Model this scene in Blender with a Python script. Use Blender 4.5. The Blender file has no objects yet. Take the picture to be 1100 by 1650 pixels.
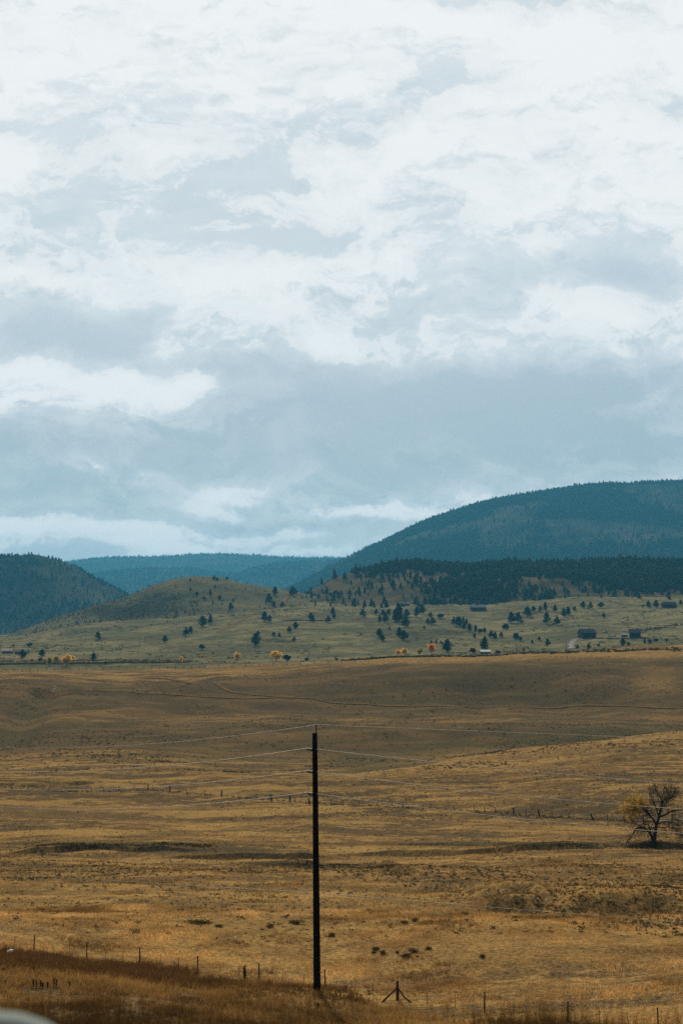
import bpy, math, random
import numpy as np
from mathutils import Vector, Matrix

random.seed(7)
RNG = np.random.default_rng(11)
C = bpy.context.scene.collection

# ------------------------------------------------------------------ camera
F = 2292.0                       # focal length of the 50 mm lens in photo pixels
TH = math.radians(5.11)          # camera tilts up a little
cam_d = bpy.data.cameras.new('camera')
cam_d.sensor_fit = 'VERTICAL'; cam_d.sensor_height = 36.0; cam_d.lens = 50.0
cam_d.clip_start = 0.1; cam_d.clip_end = 60000
cam_d.dof.use_dof = True; cam_d.dof.focus_distance = 100.0; cam_d.dof.aperture_fstop = 2.0
cam = bpy.data.objects.new('camera', cam_d); C.objects.link(cam)
cam.rotation_euler = (math.radians(90) + TH, 0, 0)
bpy.context.scene.camera = cam

# ------------------------------------------------------------------ sun, exposure
SUN_EL, SUN_AZ = math.radians(27.5), math.radians(-7)      # azimuth from +Y towards +X
SUN = Vector((math.sin(SUN_AZ)*math.cos(SUN_EL), math.cos(SUN_AZ)*math.cos(SUN_EL), math.sin(SUN_EL)))
sd = bpy.data.lights.new('sun', 'SUN'); sd.energy = 5.0; sd.angle = math.radians(0.6); sd.color = (1.0, 0.84, 0.62)
so = bpy.data.objects.new('sun', sd); C.objects.link(so)
so.rotation_euler = SUN.to_track_quat('Z', 'Y').to_euler()
bpy.context.scene.cycles.use_denoising = False     # keep a little grain, like the film look of the photograph
vs = bpy.context.scene.view_settings
vs.view_transform = 'Standard'; vs.look = 'None'; vs.gamma = 1; vs.exposure = 0.0; vs.use_curve_mapping = False

# ------------------------------------------------------------------ node helper
class NT:
    def __init__(s, tree):
        s.t = tree; s.n = tree.nodes; s.l = tree.links
    def new(s, typ, **kw):
        n = s.n.new(typ)
        for k, v in kw.items(): setattr(n, k, v)
        return n
    def put(s, sock, v):
        if isinstance(v, bpy.types.NodeSocket): s.l.new(v, sock)
        else: sock.default_value = v
    def math(s, op, a, b=None, c=None, clamp=False):
        n = s.new('ShaderNodeMath', operation=op, use_clamp=clamp)
        s.put(n.inputs[0], a)
        if b is not None: s.put(n.inputs[1], b)
        if c is not None: s.put(n.inputs[2], c)
        return n.outputs[0]
    def vec(s, op, a, b=None, c=None):
        n = s.new('ShaderNodeVectorMath', operation=op)
        s.put(n.inputs[0], a)
        if b is not None: s.put(n.inputs[1], b)
        if c is not None: s.put(n.inputs[2], c)
        return n.outputs['Value'] if op in ('DOT_PRODUCT', 'LENGTH') else n.outputs[0]
    def noise(s, vec, scale, detail=4, rough=0.55, dist=0.0, color=False):
        n = s.new('ShaderNodeTexNoise')
        n.inputs['Scale'].default_value = scale; n.inputs['Detail'].default_value = detail
        n.inputs['Roughness'].default_value = rough; n.inputs['Distortion'].default_value = dist
        if vec is not None: s.l.new(vec, n.inputs['Vector'])
        return n.outputs['Color'] if color else n.outputs[0]
    def step(s, v, lo, hi, smooth=True, t0=0.0, t1=1.0):
        n = s.new('ShaderNodeMapRange'); n.interpolation_type = 'SMOOTHSTEP' if smooth else 'LINEAR'
        s.put(n.inputs[0], v); s.put(n.inputs[1], lo); s.put(n.inputs[2], hi)
        n.inputs[3].default_value = t0; n.inputs[4].default_value = t1
        return n.outputs[0]
    def mix(s, f, a, b, blend='MIX'):
        n = s.new('ShaderNodeMix', data_type='RGBA', blend_type=blend)
        s.put(n.inputs[0], f)
        for i, v in ((6, a), (7, b)):
            if isinstance(v, bpy.types.NodeSocket): s.l.new(v, n.inputs[i])
            else: n.inputs[i].default_value = (*v[:3], 1)
        return n.outputs[2]

def P(x, y, Y):
    """world point on the ray through photo pixel (x, y) at depth Y metres north of the lens"""
    cx, cy = (x-550)/F, -(y-825)/F
    dy = math.cos(TH) - cy*math.sin(TH); dz = math.sin(TH) + cy*math.cos(TH)
    s = Y/dy
    return (cx*s, Y, dz*s)
def proj(X, Y, Z):
    fw = Y*math.cos(TH) + Z*math.sin(TH); up = -Y*math.sin(TH) + Z*math.cos(TH)
    return 550 + F*X/fw, 825 - F*up/fw

# ------------------------------------------------------------------ world: overcast sky with broken bright cloud
world = bpy.data.worlds.new('World'); bpy.context.scene.world = world
world.use_nodes = True
w = NT(world.node_tree); w.n.clear()
sky = w.new('ShaderNodeTexSky', sky_type='NISHITA'); sky.sun_disc = False
sky.sun_elevation = SUN_EL; sky.sun_rotation = SUN_AZ
tc = w.new('ShaderNodeTexCoord').outputs['Generated']
sep = w.new('ShaderNodeSeparateXYZ'); w.l.new(tc, sep.inputs[0])
dx, dy, dz = sep.outputs
ysafe = w.math('MAXIMUM', w.math('ABSOLUTE', dy), 0.15)
az = w.math('DIVIDE', dx, ysafe); el = w.math('DIVIDE', dz, ysafe)
uv = w.new('ShaderNodeCombineXYZ'); w.l.new(az, uv.inputs[0]); w.l.new(el, uv.inputs[1]); w.l.new(dy, uv.inputs[2])
# cloud-deck coordinates: the deck is a plane overhead, so cells shrink towards the horizon
zz = w.math('ADD', w.math('MAXIMUM', dz, 0.0), 0.16)
pu = w.new('ShaderNodeCombineXYZ')
w.l.new(w.math('DIVIDE', dx, zz), pu.inputs[0]); w.l.new(w.math('DIVIDE', dy, zz), pu.inputs[1])
puv = pu.outputs[0]
warp = w.vec('SUBTRACT', w.noise(uv.outputs[0], 10.0, 7, 0.6, color=True), (0.5, 0.5, 0.5))
uvw = w.vec('MULTIPLY_ADD', warp, (0.085, 0.05, 0.0), uv.outputs[0])
BLOBS = [  # x, y, rx, ry (photo pixels at infinity), strength: + bright cloud, - grey gap
 (700,110,75,50,-1.1),(800,0,110,35,-.9),(545,60,45,40,-.42),(760,60,60,60,.25),(360,285,140,20,-.85),
 (105,215,75,30,-.5),(170,335,130,55,-.42),(465,395,105,24,-1.05),(400,240,50,22,-.35),(900,235,75,35,-.6),
 (1085,175,40,40,-.55),(1010,435,130,40,-1.2),(1055,375,80,28,-.6),(650,360,60,18,-.35),(830,430,70,40,-.7),
 (720,480,130,40,-.25),(40,390,80,45,-.2),(600,520,120,40,-.2),
 (95,548,150,52,-1.5),(60,500,70,25,-.4),(190,585,90,30,-.6),
 (620,640,420,52,-1.25),(900,605,260,38,-.95),(900,680,330,60,-1.0),(420,590,60,60,-.55),
 (90,715,170,42,-1.1),(430,715,220,52,-1.0),(700,745,380,40,-.7),(1050,700,120,60,-.25),(100,790,190,26,-.85),
 (380,845,160,16,-.5),(640,780,160,25,-.55),
 (190,632,170,24,1.55),(50,603,90,22,1.0),(320,628,60,16,.7),(215,680,90,42,.55),(20,640,70,40,.4),
 (235,772,60,16,1.0),(370,793,85,17,1.1),(330,812,45,20,.8),(585,829,110,13,1.6),(640,838,50,10,.5),(90,765,60,10,.6),
 (20,846,70,11,1.3),(190,862,180,13,1.5),(460,858,90,8,1.1),(330,882,330,12,1.1),(520,760,40,25,.5),(420,690,25,14,.5),
 (960,505,150,38,.55),(560,560,150,26,.35),(150,470,160,28,.4),(330,440,90,40,.35),(250,565,40,30,.5),
 (740,25,70,40,.5),(860,60,60,60,.3),(560,470,150,50,.3),(970,650,90,12,.35),(560,667,120,8,.4)]
acc = None
for (bx, by, rx, ry, am) in BLOBS:
    a0, _, e0 = P(bx, by, 1.0)
    kx, ky = F/rx/1.02, F/ry/1.02
    d = w.vec('MULTIPLY_ADD', uvw, (kx, ky, 0), (-a0*kx, -e0*ky, 0))
    g = w.math('POWER', 0.3679, w.vec('DOT_PRODUCT', d, d))
    acc = w.math('MULTIPLY_ADD', g, am, acc if acc is not None else 0.0)
front = w.step(dy, 0.2, 0.75)
acc = w.math('MULTIPLY', acc, front)
pa = w.vec('MULTIPLY', uvw, (1.0, 1.75, 1.0))
n1 = w.noise(pa, 5.0, 12, 0.62, 0.2)
n2 = w.noise(w.vec('ADD', pa, (3.7, 1.9, 0.4)), 15.0, 12, 0.66, 0.3)
n3 = w.noise(w.vec('ADD', pa, (1.2, 7.1, 2.4)), 55.0, 8, 0.68, 0.2)
nn = w.math('MULTIPLY', w.math('SUBTRACT', n1, 0.5), 2.2)
nn = w.math('MULTIPLY_ADD', w.math('SUBTRACT', n2, 0.5), 2.6, nn)
nn = w.math('MULTIPLY_ADD', w.math('SUBTRACT', n3, 0.5), 0.9, nn)
grad = w.step(el, 0.05, 0.34, True, 0.36, 1.12)
D = w.math('ADD', w.math('ADD', nn, w.math('MULTIPLY', acc, 0.80)), grad)
# faint shafts of light fanning out below the hidden sun
sa, se = math.tan(SUN_AZ), math.tan(SUN_EL)
ang = w.math('DIVIDE', w.math('SUBTRACT', az, sa), w.math('MAXIMUM', w.math('SUBTRACT', se, el), 0.05))
av = w.new('ShaderNodeCombineXYZ'); w.l.new(ang, av.inputs[0])
shaft = w.step(w.noise(av.outputs[0], 7.0, 4, 0.55), 0.46, 0.66)
shaft = w.math('MULTIPLY', shaft, w.math('MULTIPLY', w.math('MULTIPLY', w.step(el, 0.06, 0.12), w.step(el, 0.21, 0.14)), w.step(az, 0.06, -0.06)))
body = w.step(D, -0.45, 1.15)                    # soft thickness of the deck
edge = w.step(D, 0.48, 0.86)                     # sunlit rims
lift = w.step(el, 0.13, 0.34)
gap = w.mix(lift, (3.85, 4.8, 5.55), (6.0, 6.85, 7.4))
gap = w.mix(0.92, sky.outputs[0], gap)
veil = w.mix(w.step(w.noise(pa, 4.0, 8, 0.6), 0.35, 0.65), (6.6, 7.2, 7.55), (8.0, 8.4, 8.55))
col = w.mix(body, gap, veil)
col = w.mix(w.math('MULTIPLY', shaft, 0.22), col, (8.2, 8.5, 8.6))
col = w.mix(w.math('MULTIPLY', edge, 0.5), col, (8.7, 8.9, 8.9))
col = w.mix(w.math('MULTIPLY', w.step(D, 0.66, 0.74), 0.3), col, (9.2, 9.3, 9.3))
col = w.mix(w.math('MULTIPLY', w.step(D, 0.62, 1.35), 0.85), col, (9.5, 9.55, 9.5))
sdir = w.vec('DOT_PRODUCT', w.vec('NORMALIZE', tc), tuple(SUN))
toward = w.step(sdir, -0.5, 0.75, True, 0.12, 1.0)       # the cloud deck is brightest around the hidden sun
# relief of the deck: rims towards the sun stay bright, undersides go grey
n1b = w.noise(w.vec('ADD', pa, (-0.004, 0.030, 0.0)), 5.0, 12, 0.62, 0.2)
n2b = w.noise(w.vec('ADD', pa, (3.698, 1.912, 0.4)), 15.0, 12, 0.66, 0.3)
rel = w.math('ADD', w.math('MULTIPLY', w.math('SUBTRACT', n1b, n1), 2.2), w.math('MULTIPLY', w.math('SUBTRACT', n2b, n2), 1.6))
under = w.math('MULTIPLY', w.step(rel, 0.02, 0.34), w.step(D, 2.6, 0.7))
col = w.mix(w.math('MULTIPLY', under, 0.55), col, w.mix(lift, (4.4, 5.3, 5.95), (6.3, 7.05, 7.5)))
sc_in = w.vec('SCALE', col); w.l.new(toward, sc_in.node.inputs['Scale']); col = sc_in
bg = w.new('ShaderNodeBackground'); bg.inputs['Strength'].default_value = 0.1
w.l.new(col, bg.inputs['Color'])
wo = w.new('ShaderNodeOutputWorld'); w.l.new(bg.outputs[0], wo.inputs['Surface'])

# ------------------------------------------------------------------ materials
def mat(name, rough=0.9, spec=0.15):
    m = bpy.data.materials.new(name); m.use_nodes = True
    n = NT(m.node_tree); b = n.n['Principled BSDF']
    b.inputs['Roughness'].default_value = rough; b.inputs['Specular IOR Level'].default_value = spec
    return m, n, b
def plain(name, c1, c2, scale=3.0, rough=0.9, spec=0.15, metal=0.0, stretch=(1, 1, 1), bump=0.0):
    m, n, b = mat(name, rough, spec); b.inputs['Metallic'].default_value = metal
    o = n.new('ShaderNodeTexCoord').outputs['Object']
    v = n.vec('MULTIPLY', o, stretch)
    f = n.noise(v, scale, 6, 0.6)
    n.l.new(n.mix(n.step(f, 0.3, 0.7), c1, c2), b.inputs['Base Color'])
    if bump:
        bp = n.new('ShaderNodeBump'); bp.inputs['Strength'].default_value = bump; bp.inputs['Distance'].default_value = 0.02
        n.l.new(f, bp.inputs['Height']); n.l.new(bp.outputs[0], b.inputs['Normal'])
    return m
def leafy(name, c1, c2, scale=0.5, trans=0.35, attr=None):
    """leaf / blade material: colour varies between clumps, light passes through"""
    m, n, b = mat(name, 0.9, 0.0)
    if attr:
        a = n.new('ShaderNodeAttribute', attribute_name=attr); colr = a.outputs['Color']
    else:
        o = n.new('ShaderNodeTexCoord').outputs['Object']
        rnd = n.new('ShaderNodeObjectInfo').outputs['Random']
        f = n.math('ADD', n.noise(o, scale, 5, 0.65), n.math('MULTIPLY', n.math('SUBTRACT', rnd, 0.5), 0.3))
        colr = n.mix(n.step(f, 0.3, 0.7), c1, c2)
    n.l.new(colr, b.inputs['Base Color'])
    t = n.new('ShaderNodeBsdfTranslucent'); n.l.new(colr, t.inputs['Color'])
    mx = n.new('ShaderNodeMixShader'); mx.inputs[0].default_value = trans
    n.l.new(b.outputs[0], mx.inputs[1]); n.l.new(t.outputs[0], mx.inputs[2])
    n.l.new(mx.outputs[0], n.n['Material Output'].inputs['Surface'])
    return m

def ground_mat():
    m, n, b = mat('dry_grassland', 0.95, 0.0)
    o = n.new('ShaderNodeTexCoord').outputs['Object']
    zone = n.new('ShaderNodeAttribute', attribute_name='zone')
    zs = n.new('ShaderNodeSeparateColor'); n.l.new(zone.outputs['Color'], zs.inputs[0])
    big = n.noise(n.vec('MULTIPLY', o, (1, 1, 0)), 0.011, 6, 0.6, 0.6)
    mid = n.noise(n.vec('MULTIPLY', o, (0.8, 1.2, 0)), 0.055, 7, 0.62, 0.5)
    sm = n.noise(n.vec('MULTIPLY', o, (1, 1, 0)), 0.42, 7, 0.66, 0.4)
    fine = n.noise(n.vec('MULTIPLY', o, (1, 1, 0)), 3.2, 6, 0.7)
    tan = (0.175, 0.091, 0.020); brown = (0.062, 0.031, 0.008); olive = (0.036, 0.0235, 0.006); pale = (0.40, 0.235, 0.060)
    rust = (0.150, 0.064, 0.022); green = (0.022, 0.030, 0.006); dirt = (0.040, 0.022, 0.007)
    c = n.mix(n.step(mid, 0.42, 0.58), tan, brown)
    c = n.mix(n.math('MULTIPLY', n.step(big, 0.45, 0.62), 0.6), c, olive)
    c = n.mix(n.math('MULTIPLY', n.step(sm, 0.50, 0.62), 0.8), c, pale)
    c = n.mix(n.math('MULTIPLY', n.step(sm, 0.47, 0.36), 0.8), c, dirt)
    strk = n.noise(n.vec('MULTIPLY', o, (0.25, 1.0, 0)), 0.12, 7, 0.68, 0.6)
    c = n.mix(n.math('MULTIPLY', n.step(strk, 0.51, 0.57), 0.75), c, pale)
    c = n.mix(n.math('MULTIPLY', n.step(strk, 0.48, 0.40), 0.85), c, dirt)
    # colour zones: R green swales, painted shade on slopes and banks, G rusty tall grass, B pale cropped grass and painted light on the swell
    jit = n.math('MULTIPLY', n.math('SUBTRACT', mid, 0.5), 0.9)
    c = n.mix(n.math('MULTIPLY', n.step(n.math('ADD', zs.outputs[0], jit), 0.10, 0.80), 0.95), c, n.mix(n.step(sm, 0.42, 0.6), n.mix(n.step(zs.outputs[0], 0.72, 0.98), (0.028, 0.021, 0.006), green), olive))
    c = n.mix(n.math('MULTIPLY', n.step(n.math('ADD', zs.outputs[1], jit), 0.15, 0.95), 0.8), c, n.mix(n.step(sm, 0.4, 0.62), brown, rust))
    c = n.mix(n.math('MULTIPLY', n.step(n.math('ADD', zs.outputs[2], jit), 0.15, 0.95), 0.75), c, n.mix(n.step(sm, 0.35, 0.6), tan, pale))
    s2 = n.noise(n.vec('MULTIPLY', o, (0.35, 1.0, 0)), 0.05, 6, 0.66, 0.8)
    c = n.mix(n.math('MULTIPLY', n.step(s2, 0.47, 0.40), 0.7), c, n.mix(0.5, c, (0.02, 0.014, 0.005)))
    c = n.mix(n.math('MULTIPLY', n.step(s2, 0.53, 0.60), 0.45), c, tan)
    rp = n.step(n.noise(n.vec('MULTIPLY', o, (0.7, 1.1, 0)), 0.08, 5, 0.6, 1.0), 0.60, 0.68)
    c = n.mix(n.math('MULTIPLY', rp, 0.6), c, (0.16, 0.060, 0.025))
    c = n.mix(n.step(fine, 0.25, 0.75), n.mix(0.72, c, (0.0, 0.0, 0.0)), n.mix(0.12, c, (1, 0.8, 0.5)))
    n.l.new(c, b.inputs['Base Color'])
    bp = n.new('ShaderNodeBump'); bp.inputs['Strength'].default_value = 0.7; bp.inputs['Distance'].default_value = 0.25
    n.l.new(n.math('ADD', sm, n.math('MULTIPLY', fine, 0.35)), bp.inputs['Height']); n.l.new(bp.outputs[0], b.inputs['Normal'])
    return m
def hill_mat(name, cols, s=1.0, scrub=0.6):
    m, n, b = mat(name, 0.95, 0.0)
    o = n.new('ShaderNodeTexCoord').outputs['Object']
    big = n.noise(o, 0.0045*s, 6, 0.6, 0.8); mid = n.noise(o, 0.02*s, 7, 0.65, 0.6); sm = n.noise(o, 0.10*s, 6, 0.7)
    zone = n.new('ShaderNodeAttribute', attribute_name='zone')
    zs = n.new('ShaderNodeSeparateColor'); n.l.new(zone.outputs['Color'], zs.inputs[0])
    c = n.mix(n.step(mid, 0.36, 0.64), cols[0], cols[1])
    c = n.mix(n.math('MULTIPLY', n.step(big, 0.42, 0.6), 0.7), c, cols[2])
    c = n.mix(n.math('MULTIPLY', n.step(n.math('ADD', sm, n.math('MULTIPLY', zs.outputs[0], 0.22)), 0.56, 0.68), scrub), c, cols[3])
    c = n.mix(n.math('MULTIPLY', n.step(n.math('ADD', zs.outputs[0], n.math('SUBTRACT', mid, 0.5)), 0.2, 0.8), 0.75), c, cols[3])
    n.l.new(c, b.inputs['Base Color'])
    bp = n.new('ShaderNodeBump'); bp.inputs['Strength'].default_value = 0.8; bp.inputs['Distance'].default_value = 2.5
    n.l.new(n.math('ADD', sm, mid), bp.inputs['Height']); n.l.new(bp.outputs[0], b.inputs['Normal'])
    return m

M = {}
M['ground'] = ground_mat()
M['foothill'] = hill_mat('foothill_grass', [(0.215,0.180,0.085),(0.112,0.104,0.053),(0.072,0.073,0.040),(0.022,0.027,0.014)], 2.4, 0.75)
M['hill'] = hill_mat('scrubby_hill', [(0.150,0.128,0.064),(0.104,0.095,0.052),(0.076,0.073,0.042),(0.026,0.029,0.017)], 1.6, 0.85)
M['woodfloor'] = hill_mat('forest_floor', [(0.040,0.040,0.024),(0.026,0.030,0.018),(0.075,0.064,0.040),(0.014,0.018,0.011)], 1.0, 0.6)
M['ridgefloor'] = hill_mat('ridge_floor', [(0.085,0.070,0.036),(0.050,0.046,0.024),(0.140,0.105,0.052),(0.020,0.023,0.012)], 1.6, 0.7)
M['conifer'] = leafy('conifer_needles', (0.012,0.022,0.012), (0.028,0.038,0.020), 0.35, 0.12)
M['farwood'] = leafy('distant_conifers', (0.008,0.016,0.010), (0.024,0.033,0.018), 0.02, 0.1)
M['bark'] = plain('bark', (0.045,0.035,0.026), (0.018,0.014,0.011), 6, stretch=(1,1,0.25), bump=0.5)
M['yellowleaf'] = leafy('yellow_leaves', (0.85,0.56,0.07), (0.60,0.39,0.06), 0.5, 0.5)
M['goldleaf'] = leafy('gold_leaves', (0.42,0.26,0.035), (0.17,0.11,0.016), 2.2, 0.45)
M['orangeleaf'] = leafy('orange_leaves', (0.72,0.30,0.05), (0.50,0.20,0.04), 0.5, 0.5)
M['limeleaf'] = leafy('yellow_green_leaves', (0.28,0.28,0.045), (0.46,0.37,0.06), 0.5, 0.4)
M['shrub'] = leafy('shrub_leaves', (0.030,0.030,0.012), (0.105,0.082,0.024), 3.5, 0.25)
M['scrub'] = leafy('scrub_leaves', (0.045,0.040,0.020), (0.085,0.062,0.028), 0.3, 0.2)
M['sage'] = leafy('sagebrush_leaves', (0.050,0.042,0.020), (0.10,0.075,0.033), 0.1, 0.2)
M['greenscrub'] = leafy('green_scrub_leaves', (0.036,0.046,0.014), (0.070,0.072,0.022), 0.3, 0.2)
M['rustscrub'] = leafy('rusty_scrub_leaves', (0.16,0.075,0.028), (0.085,0.055,0.026), 0.3, 0.25)
M['weed'] = leafy('dead_weed', (0.045,0.030,0.014), (0.085,0.052,0.02), 6, 0.2)
M['polewood'] = plain('creosoted_pole', (0.012,0.008,0.005), (0.006,0.004,0.003), 9, 0.95, 0.05, stretch=(1,1,0.06), bump=0.4)
M['postwood'] = plain('weathered_post', (0.050,0.038,0.026), (0.022,0.017,0.012), 14, stretch=(1,1,0.15), bump=0.3)
M['steelpost'] = plain('painted_steel_post', (0.028,0.026,0.020), (0.050,0.034,0.022), 10, 0.7, 0.3)
M['insulator'] = plain('grey_insulator', (0.10,0.10,0.10), (0.07,0.07,0.072), 20, 0.35, 0.5)
M['conductor'] = plain('aluminium_cable', (0.52,0.47,0.40), (0.42,0.38,0.33), 2, 0.6, 0.4, 0.15)
M['darkcable'] = plain('sheathed_cable', (0.20,0.18,0.15), (0.14,0.125,0.11), 2, 0.5, 0.4)
M['fencewire'] = plain('fence_wire', (0.10,0.085,0.07), (0.06,0.05,0.04), 5, 0.6, 0.4, 0.3)
M['galv'] = plain('galvanised_steel', (0.17,0.205,0.20), (0.14,0.17,0.165), 4, 0.95, 0.05, 0.0)
M['asphalt'] = plain('asphalt', (0.055,0.055,0.055), (0.035,0.035,0.036), 8, 0.9, 0.2)
M['track'] = plain('dirt_track', (0.165,0.105,0.042), (0.110,0.070,0.028), 0.3, 0.95, 0.0)
M['gravel'] = plain('gravel_drive', (0.24,0.225,0.20), (0.17,0.16,0.145), 0.3, 0.95, 0.0)
M['rock'] = plain('pale_rock', (0.62,0.58,0.52), (0.42,0.38,0.33), 5)
M['plastic'] = plain('white_plastic', (0.82,0.82,0.80), (0.74,0.74,0.73), 6, 0.5, 0.3)
M['brownwall'] = plain('brown_boards', (0.062,0.040,0.030), (0.040,0.027,0.022), 2, stretch=(4,4,0.3))
M['darkwall'] = plain('dark_walls', (0.055,0.052,0.050), (0.038,0.036,0.036), 1.5)
M['stonewall'] = plain('grey_stone_walls', (0.20,0.18,0.165), (0.13,0.12,0.11), 1.5)
M['darkroof'] = plain('dark_shingles', (0.035,0.034,0.036), (0.055,0.052,0.05), 1.2)
M['greyroof'] = plain('pale_grey_roof', (0.20,0.21,0.21), (0.15,0.16,0.165), 0.8, 0.8)
M['whiteroof'] = plain('white_metal_roof', (0.50,0.51,0.51), (0.40,0.42,0.42), 0.8, 0.7)
M['pinkroof'] = plain('faded_red_roof', (0.40,0.27,0.22), (0.33,0.22,0.185), 0.8, 0.8)
M['glass'] = plain('window_glass', (0.03,0.035,0.04), (0.05,0.055,0.06), 1, 0.1, 0.5)
M['carwhite'] = plain('white_car_paint', (0.36,0.37,0.37), (0.32,0.33,0.33), 1, 0.9, 0.0)
M['tyre'] = plain('tyre_rubber', (0.02,0.02,0.02), (0.03,0.03,0.03), 3)

# ------------------------------------------------------------------ mesh helpers
def mesh_np(name, V, Fc, m, parent=None, colors=None, smooth=False):
    V = np.asarray(V, np.float32); Fc = np.asarray(Fc, np.int32); k = Fc.shape[1]
    me = bpy.data.meshes.new(name)
    me.vertices.add(len(V)); me.vertices.foreach_set('co', V.ravel())
    me.loops.add(Fc.size); me.loops.foreach_set('vertex_index', Fc.ravel())
    me.polygons.add(len(Fc)); me.polygons.foreach_set('loop_start', np.arange(len(Fc), dtype=np.int32)*k)
    me.polygons.foreach_set('loop_total', np.full(len(Fc), k, np.int32))
    if smooth: me.polygons.foreach_set('use_smooth', np.ones(len(Fc), bool))
    if colors is not None:
        for an, arr in colors.items():
            at = me.attributes.new(an, 'FLOAT_COLOR', 'POINT')
            c4 = np.ones((len(V), 4), np.float32); c4[:, :3] = arr
            at.data.foreach_set('color', c4.ravel())
    me.update(calc_edges=True); me.validate()
    me.materials.append(m)
    o = bpy.data.objects.new(name, me); C.objects.link(o)
    if parent: o.parent = parent
    return o
class MB:
    def __init__(s): s.v = []; s.f = []
    def add(s, vs, fs):
        b = len(s.v); s.v += [tuple(p) for p in vs]; s.f += [tuple(b+i for i in f) for f in fs]
    def box(s, c, d, rz=0.0, taper=1.0):
        cr, sr = math.cos(rz), math.sin(rz); vs = []
        for k in (-.5, .5):
            t = taper if k > 0 else 1
            for (i, j) in ((-.5,-.5),(.5,-.5),(.5,.5),(-.5,.5)):
                x, y = i*d[0]*t, j*d[1]*t
                vs.append((c[0]+x*cr-y*sr, c[1]+x*sr+y*cr, c[2]+k*d[2]))
        s.add(vs, [(3,2,1,0),(4,5,6,7),(0,1,5,4),(1,2,6,5),(2,3,7,6),(3,0,4,7)])
    def tube(s, pts, rad, n=8, cap=True):
        pts = [Vector(p) for p in pts]; L = len(pts)
        if not hasattr(rad, '__len__'): rad = [rad]*L
        ref = Vector((0.31, 0.17, 0.93)); rings = []
        for i, p in enumerate(pts):
            t = (pts[min(i+1, L-1)] - pts[max(i-1, 0)]).normalized()
            a = t.cross(ref)
            if a.length < 1e-3: a = t.cross(Vector((1, 0, 0)))
            a.normalize(); b = t.cross(a)
            rings.append([p + a*math.cos(2*math.pi*k/n)*rad[i] + b*math.sin(2*math.pi*k/n)*rad[i] for k in range(n)])
        vs = [q for r in rings for q in r]; fs = []
        for i in range(L-1):
            for k in range(n):
                fs.append((i*n+k, i*n+(k+1) % n, (i+1)*n+(k+1) % n, (i+1)*n+k))
        if cap: fs.append(tuple(range(n))[::-1]); fs.append(tuple((L-1)*n+k for k in range(n)))
        s.add(vs, fs)
    def build(s, name, m, parent=None, smooth=False):
        me = bpy.data.meshes.new(name); me.from_pydata(s.v, [], s.f); me.validate(); me.materials.append(m)
        if smooth:
            for p in me.polygons: p.use_smooth = True
        o = bpy.data.objects.new(name, me); C.objects.link(o)
        if parent: o.parent = parent
        return o
def tag(o, label=None, cat=None, group=None, kind=None):
    if label: o['label'] = label
    if cat: o['category'] = cat
    if group: o['group'] = group
    if kind: o['kind'] = kind
    return o
def empty(name, loc, rz=0.0, s=1.0):
    o = bpy.data.objects.new(name, None); C.objects.link(o)
    o.location = loc; o.rotation_euler = (0, 0, rz); o.scale = (s, s, s); o.empty_display_size = 0.5
    return o
def copy_tree(o, parent=None):
    c = o.copy(); C.objects.link(c)
    if parent: c.parent = parent
    for ch in o.children: copy_tree(ch, c)
    return c

# ------------------------------------------------------------------ value noise on arrays
_perm = RNG.random((256, 256)).astype(np.float32)
def vnoise(x, y):
    xi = np.floor(x).astype(int); yi = np.floor(y).astype(int); fx = x-xi; fy = y-yi
    fx = fx*fx*(3-2*fx); fy = fy*fy*(3-2*fy)
    a = _perm[xi & 255, yi & 255]; b = _perm[(xi+1) & 255, yi & 255]; c = _perm[xi & 255, (yi+1) & 255]; d = _perm[(xi+1) & 255, (yi+1) & 255]
    return (a*(1-fx)+b*fx)*(1-fy)+(c*(1-fx)+d*fx)*fy - 0.5
def fbm(x, y, scale, octs=4, gain=0.5):
    s = 0; a = 1.0; f = 1.0/scale
    for k in range(octs):
        s = s + a*vnoise(x*f+17.3*k, y*f-9.1*k); a *= gain; f *= 2.03
    return s
def sstep(v, a, b):
    t = np.clip((v-a)/(b-a), 0, 1); return t*t*(3-2*t)
def pchip(xk, yk, x):
    """monotone cubic; xk, yk 1-D"""
    xk = np.asarray(xk, float); yk = np.asarray(yk, float); x = np.clip(x, xk[0], xk[-1])
    h = np.diff(xk); dl = np.diff(yk)/h; m = np.zeros_like(yk)
    for i in range(1, len(xk)-1):
        if dl[i-1]*dl[i] > 0:
            w1 = 2*h[i]+h[i-1]; w2 = h[i]+2*h[i-1]; m[i] = (w1+w2)/(w1/dl[i-1]+w2/dl[i])
    m[0], m[-1] = dl[0], dl[-1]
    i = np.clip(np.searchsorted(xk, x)-1, 0, len(xk)-2); t = (x-xk[i])/h[i]
    return ((2*t**3-3*t**2+1)*yk[i] + (t**3-2*t**2+t)*h[i]*m[i] + (-2*t**3+3*t**2)*yk[i+1] + (t**3-t**2)*h[i]*m[i+1])

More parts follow.
